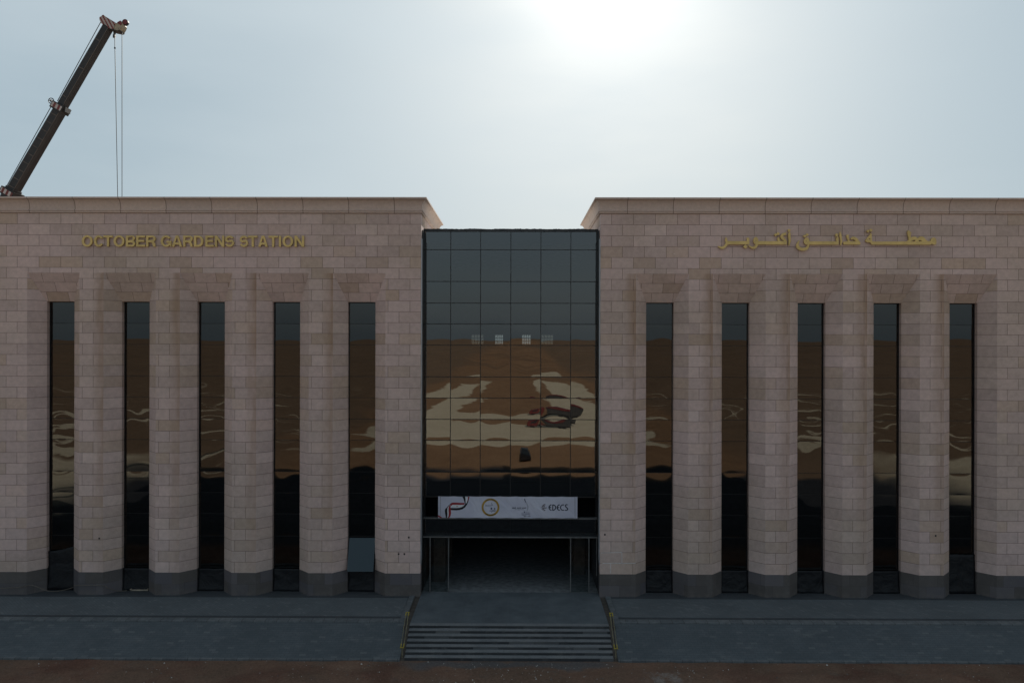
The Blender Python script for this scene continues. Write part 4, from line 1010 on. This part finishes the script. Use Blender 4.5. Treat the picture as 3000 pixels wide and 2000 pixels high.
# ------------------------------------------------------------------ site vehicles out on the sand in front, seen mirrored in the glass
def wheel_pair(b, x, y, r, axis=(0, 1, 0)): pass
tr = thing('tipper_truck', (7.4, -101, GZ), 'dark tipper truck with a red cab, mirrored in the entrance glass', 'truck')
gx, gy, gz = 7.4, -101, ground_z(7.4, -101)
b = MB(); b.box(gx - 4.8, gx + 4.4, gy - .6, gy + .6, gz + .75, gz + 1.1); ch = b.build('chassis', M['frame'], tr)
b = MB(); b.prism([(gx - 1.9, gz + 1.12), (gx + 4.3, gz + 1.12), (gx + 4.8, gz + 2.9), (gx - 2.2, gz + 2.9)], gy - 1.25, gy + 1.25); b.build('tipper_body', M['boom'], tr, bevel=.05)
b = MB(); b.prism([(gx - 2.2, gz + 2.93), (gx + 4.8, gz + 2.93), (gx + 3.9, gz + 3.35), (gx + 1.2, gz + 3.75), (gx - 1.5, gz + 3.3)], gy - 1.15, gy + 1.15); b.build('load_cover', M['redpaint'], tr, bevel=.08)
b = MB(); b.prism([(gx - 4.7, gz + .7), (gx - 2.5, gz + .7), (gx - 2.5, gz + 3.0), (gx - 4.3, gz + 3.0), (gx - 4.7, gz + 2.0)], gy - 1.2, gy + 1.2); cb_ = b.build('cab', M['redpaint'], tr, bevel=.06)
b = MB(); b.box(gx - 4.0, gx - 2.9, gy - 1.23, gy + 1.23, gz + 1.95, gz + 2.7); b.build('side_window', M['carglass'], cb_)
for wx in (-3.7, 1.6, 3.0):
    for sy in (-1, 1):
        b = MB(); b.disc((gx + wx, gy + sy * 1.05, gz + .53), (0, 1, 0), .53, .4, 24); b.build('wheel', M['tyre'], tr, smooth=True)
gx, gy = 1.6, -57; gz = ground_z(gx, gy)
car = thing('parked_car', (gx, gy, gz), 'black car parked on brown earth, mirrored in the entrance glass', 'car')
b = MB(); b.prism([(gx - .92, gz + .32), (gx + .92, gz + .32), (gx + .95, gz + .85), (gx + .85, gz + .98), (gx - .85, gz + .98), (gx - .95, gz + .85)], gy - 2.2, gy + 2.2); b.build('body', M['blackpaint'], car, bevel=.08)
b = MB(); b.poly([(gx - .82, gy - 1.5, gz + .97), (gx + .82, gy - 1.5, gz + .97), (gx + .62, gy - .6, gz + 1.5), (gx - .62, gy - .6, gz + 1.5)]); b.poly([(gx + .82, gy + 1.9, gz + .97), (gx - .82, gy + 1.9, gz + .97), (gx - .62, gy + 1.3, gz + 1.5), (gx + .62, gy + 1.3, gz + 1.5)])
for sg in (-1, 1): b.poly([(gx + sg * .82, gy - 1.5, gz + .97), (gx + sg * .82, gy + 1.9, gz + .97), (gx + sg * .62, gy + 1.3, gz + 1.5), (gx + sg * .62, gy - .6, gz + 1.5)])
b.build('windows', M['carglass'], car)
b = MB(); b.box(gx - .63, gx + .63, gy - .62, gy + 1.32, gz + 1.49, gz + 1.54); b.build('roof', M['blackpaint'], car, bevel=.02)
for wy in (-1.4, 1.4):
    for sg in (-1, 1):
        b = MB(); b.disc((gx + sg * .82, gy + wy, gz + .33), (1, 0, 0), .33, .22, 22); b.build('wheel', M['tyre'], car, smooth=True)

# ------------------------------------------------------------------ loose stones and litter on the soil
b = MB(); rnd = random.Random(3)
for i in range(1500):
    x = rnd.uniform(-30, 30); y = rnd.uniform(-10.2, -6.65)
    if rnd.random() < .35: x = rnd.gauss(0, 1) * 2.0 + rnd.choice((-6.2, 6.5, 0))
    z = ground_z(x, y); r = rnd.uniform(.012, .034) * (1.8 if rnd.random() < .06 else 1); mi = 0 if rnd.random() < .78 else 1
    tp_ = [Vector((x + r * math.cos(t) * rnd.uniform(.7, 1.3), y + r * math.sin(t) * rnd.uniform(.7, 1.3), z - .005)) for t in (0, 1.25, 2.5, 3.75, 5.0)]
    apx = Vector((x, y, z + r * rnd.uniform(.6, 1.1)))
    for q_ in range(5): b.poly([tp_[q_], tp_[(q_ + 1) % 5], apx], None, mi)
o = b.build('gravel', [plain('brown_stone', (.13, .10, .085), .9), plain('pale_chip', (.42, .40, .37), .8)], weld=False)
tag(o, 'scattered small stones and pale chips on the brown soil', 'gravel', kind='stuff')
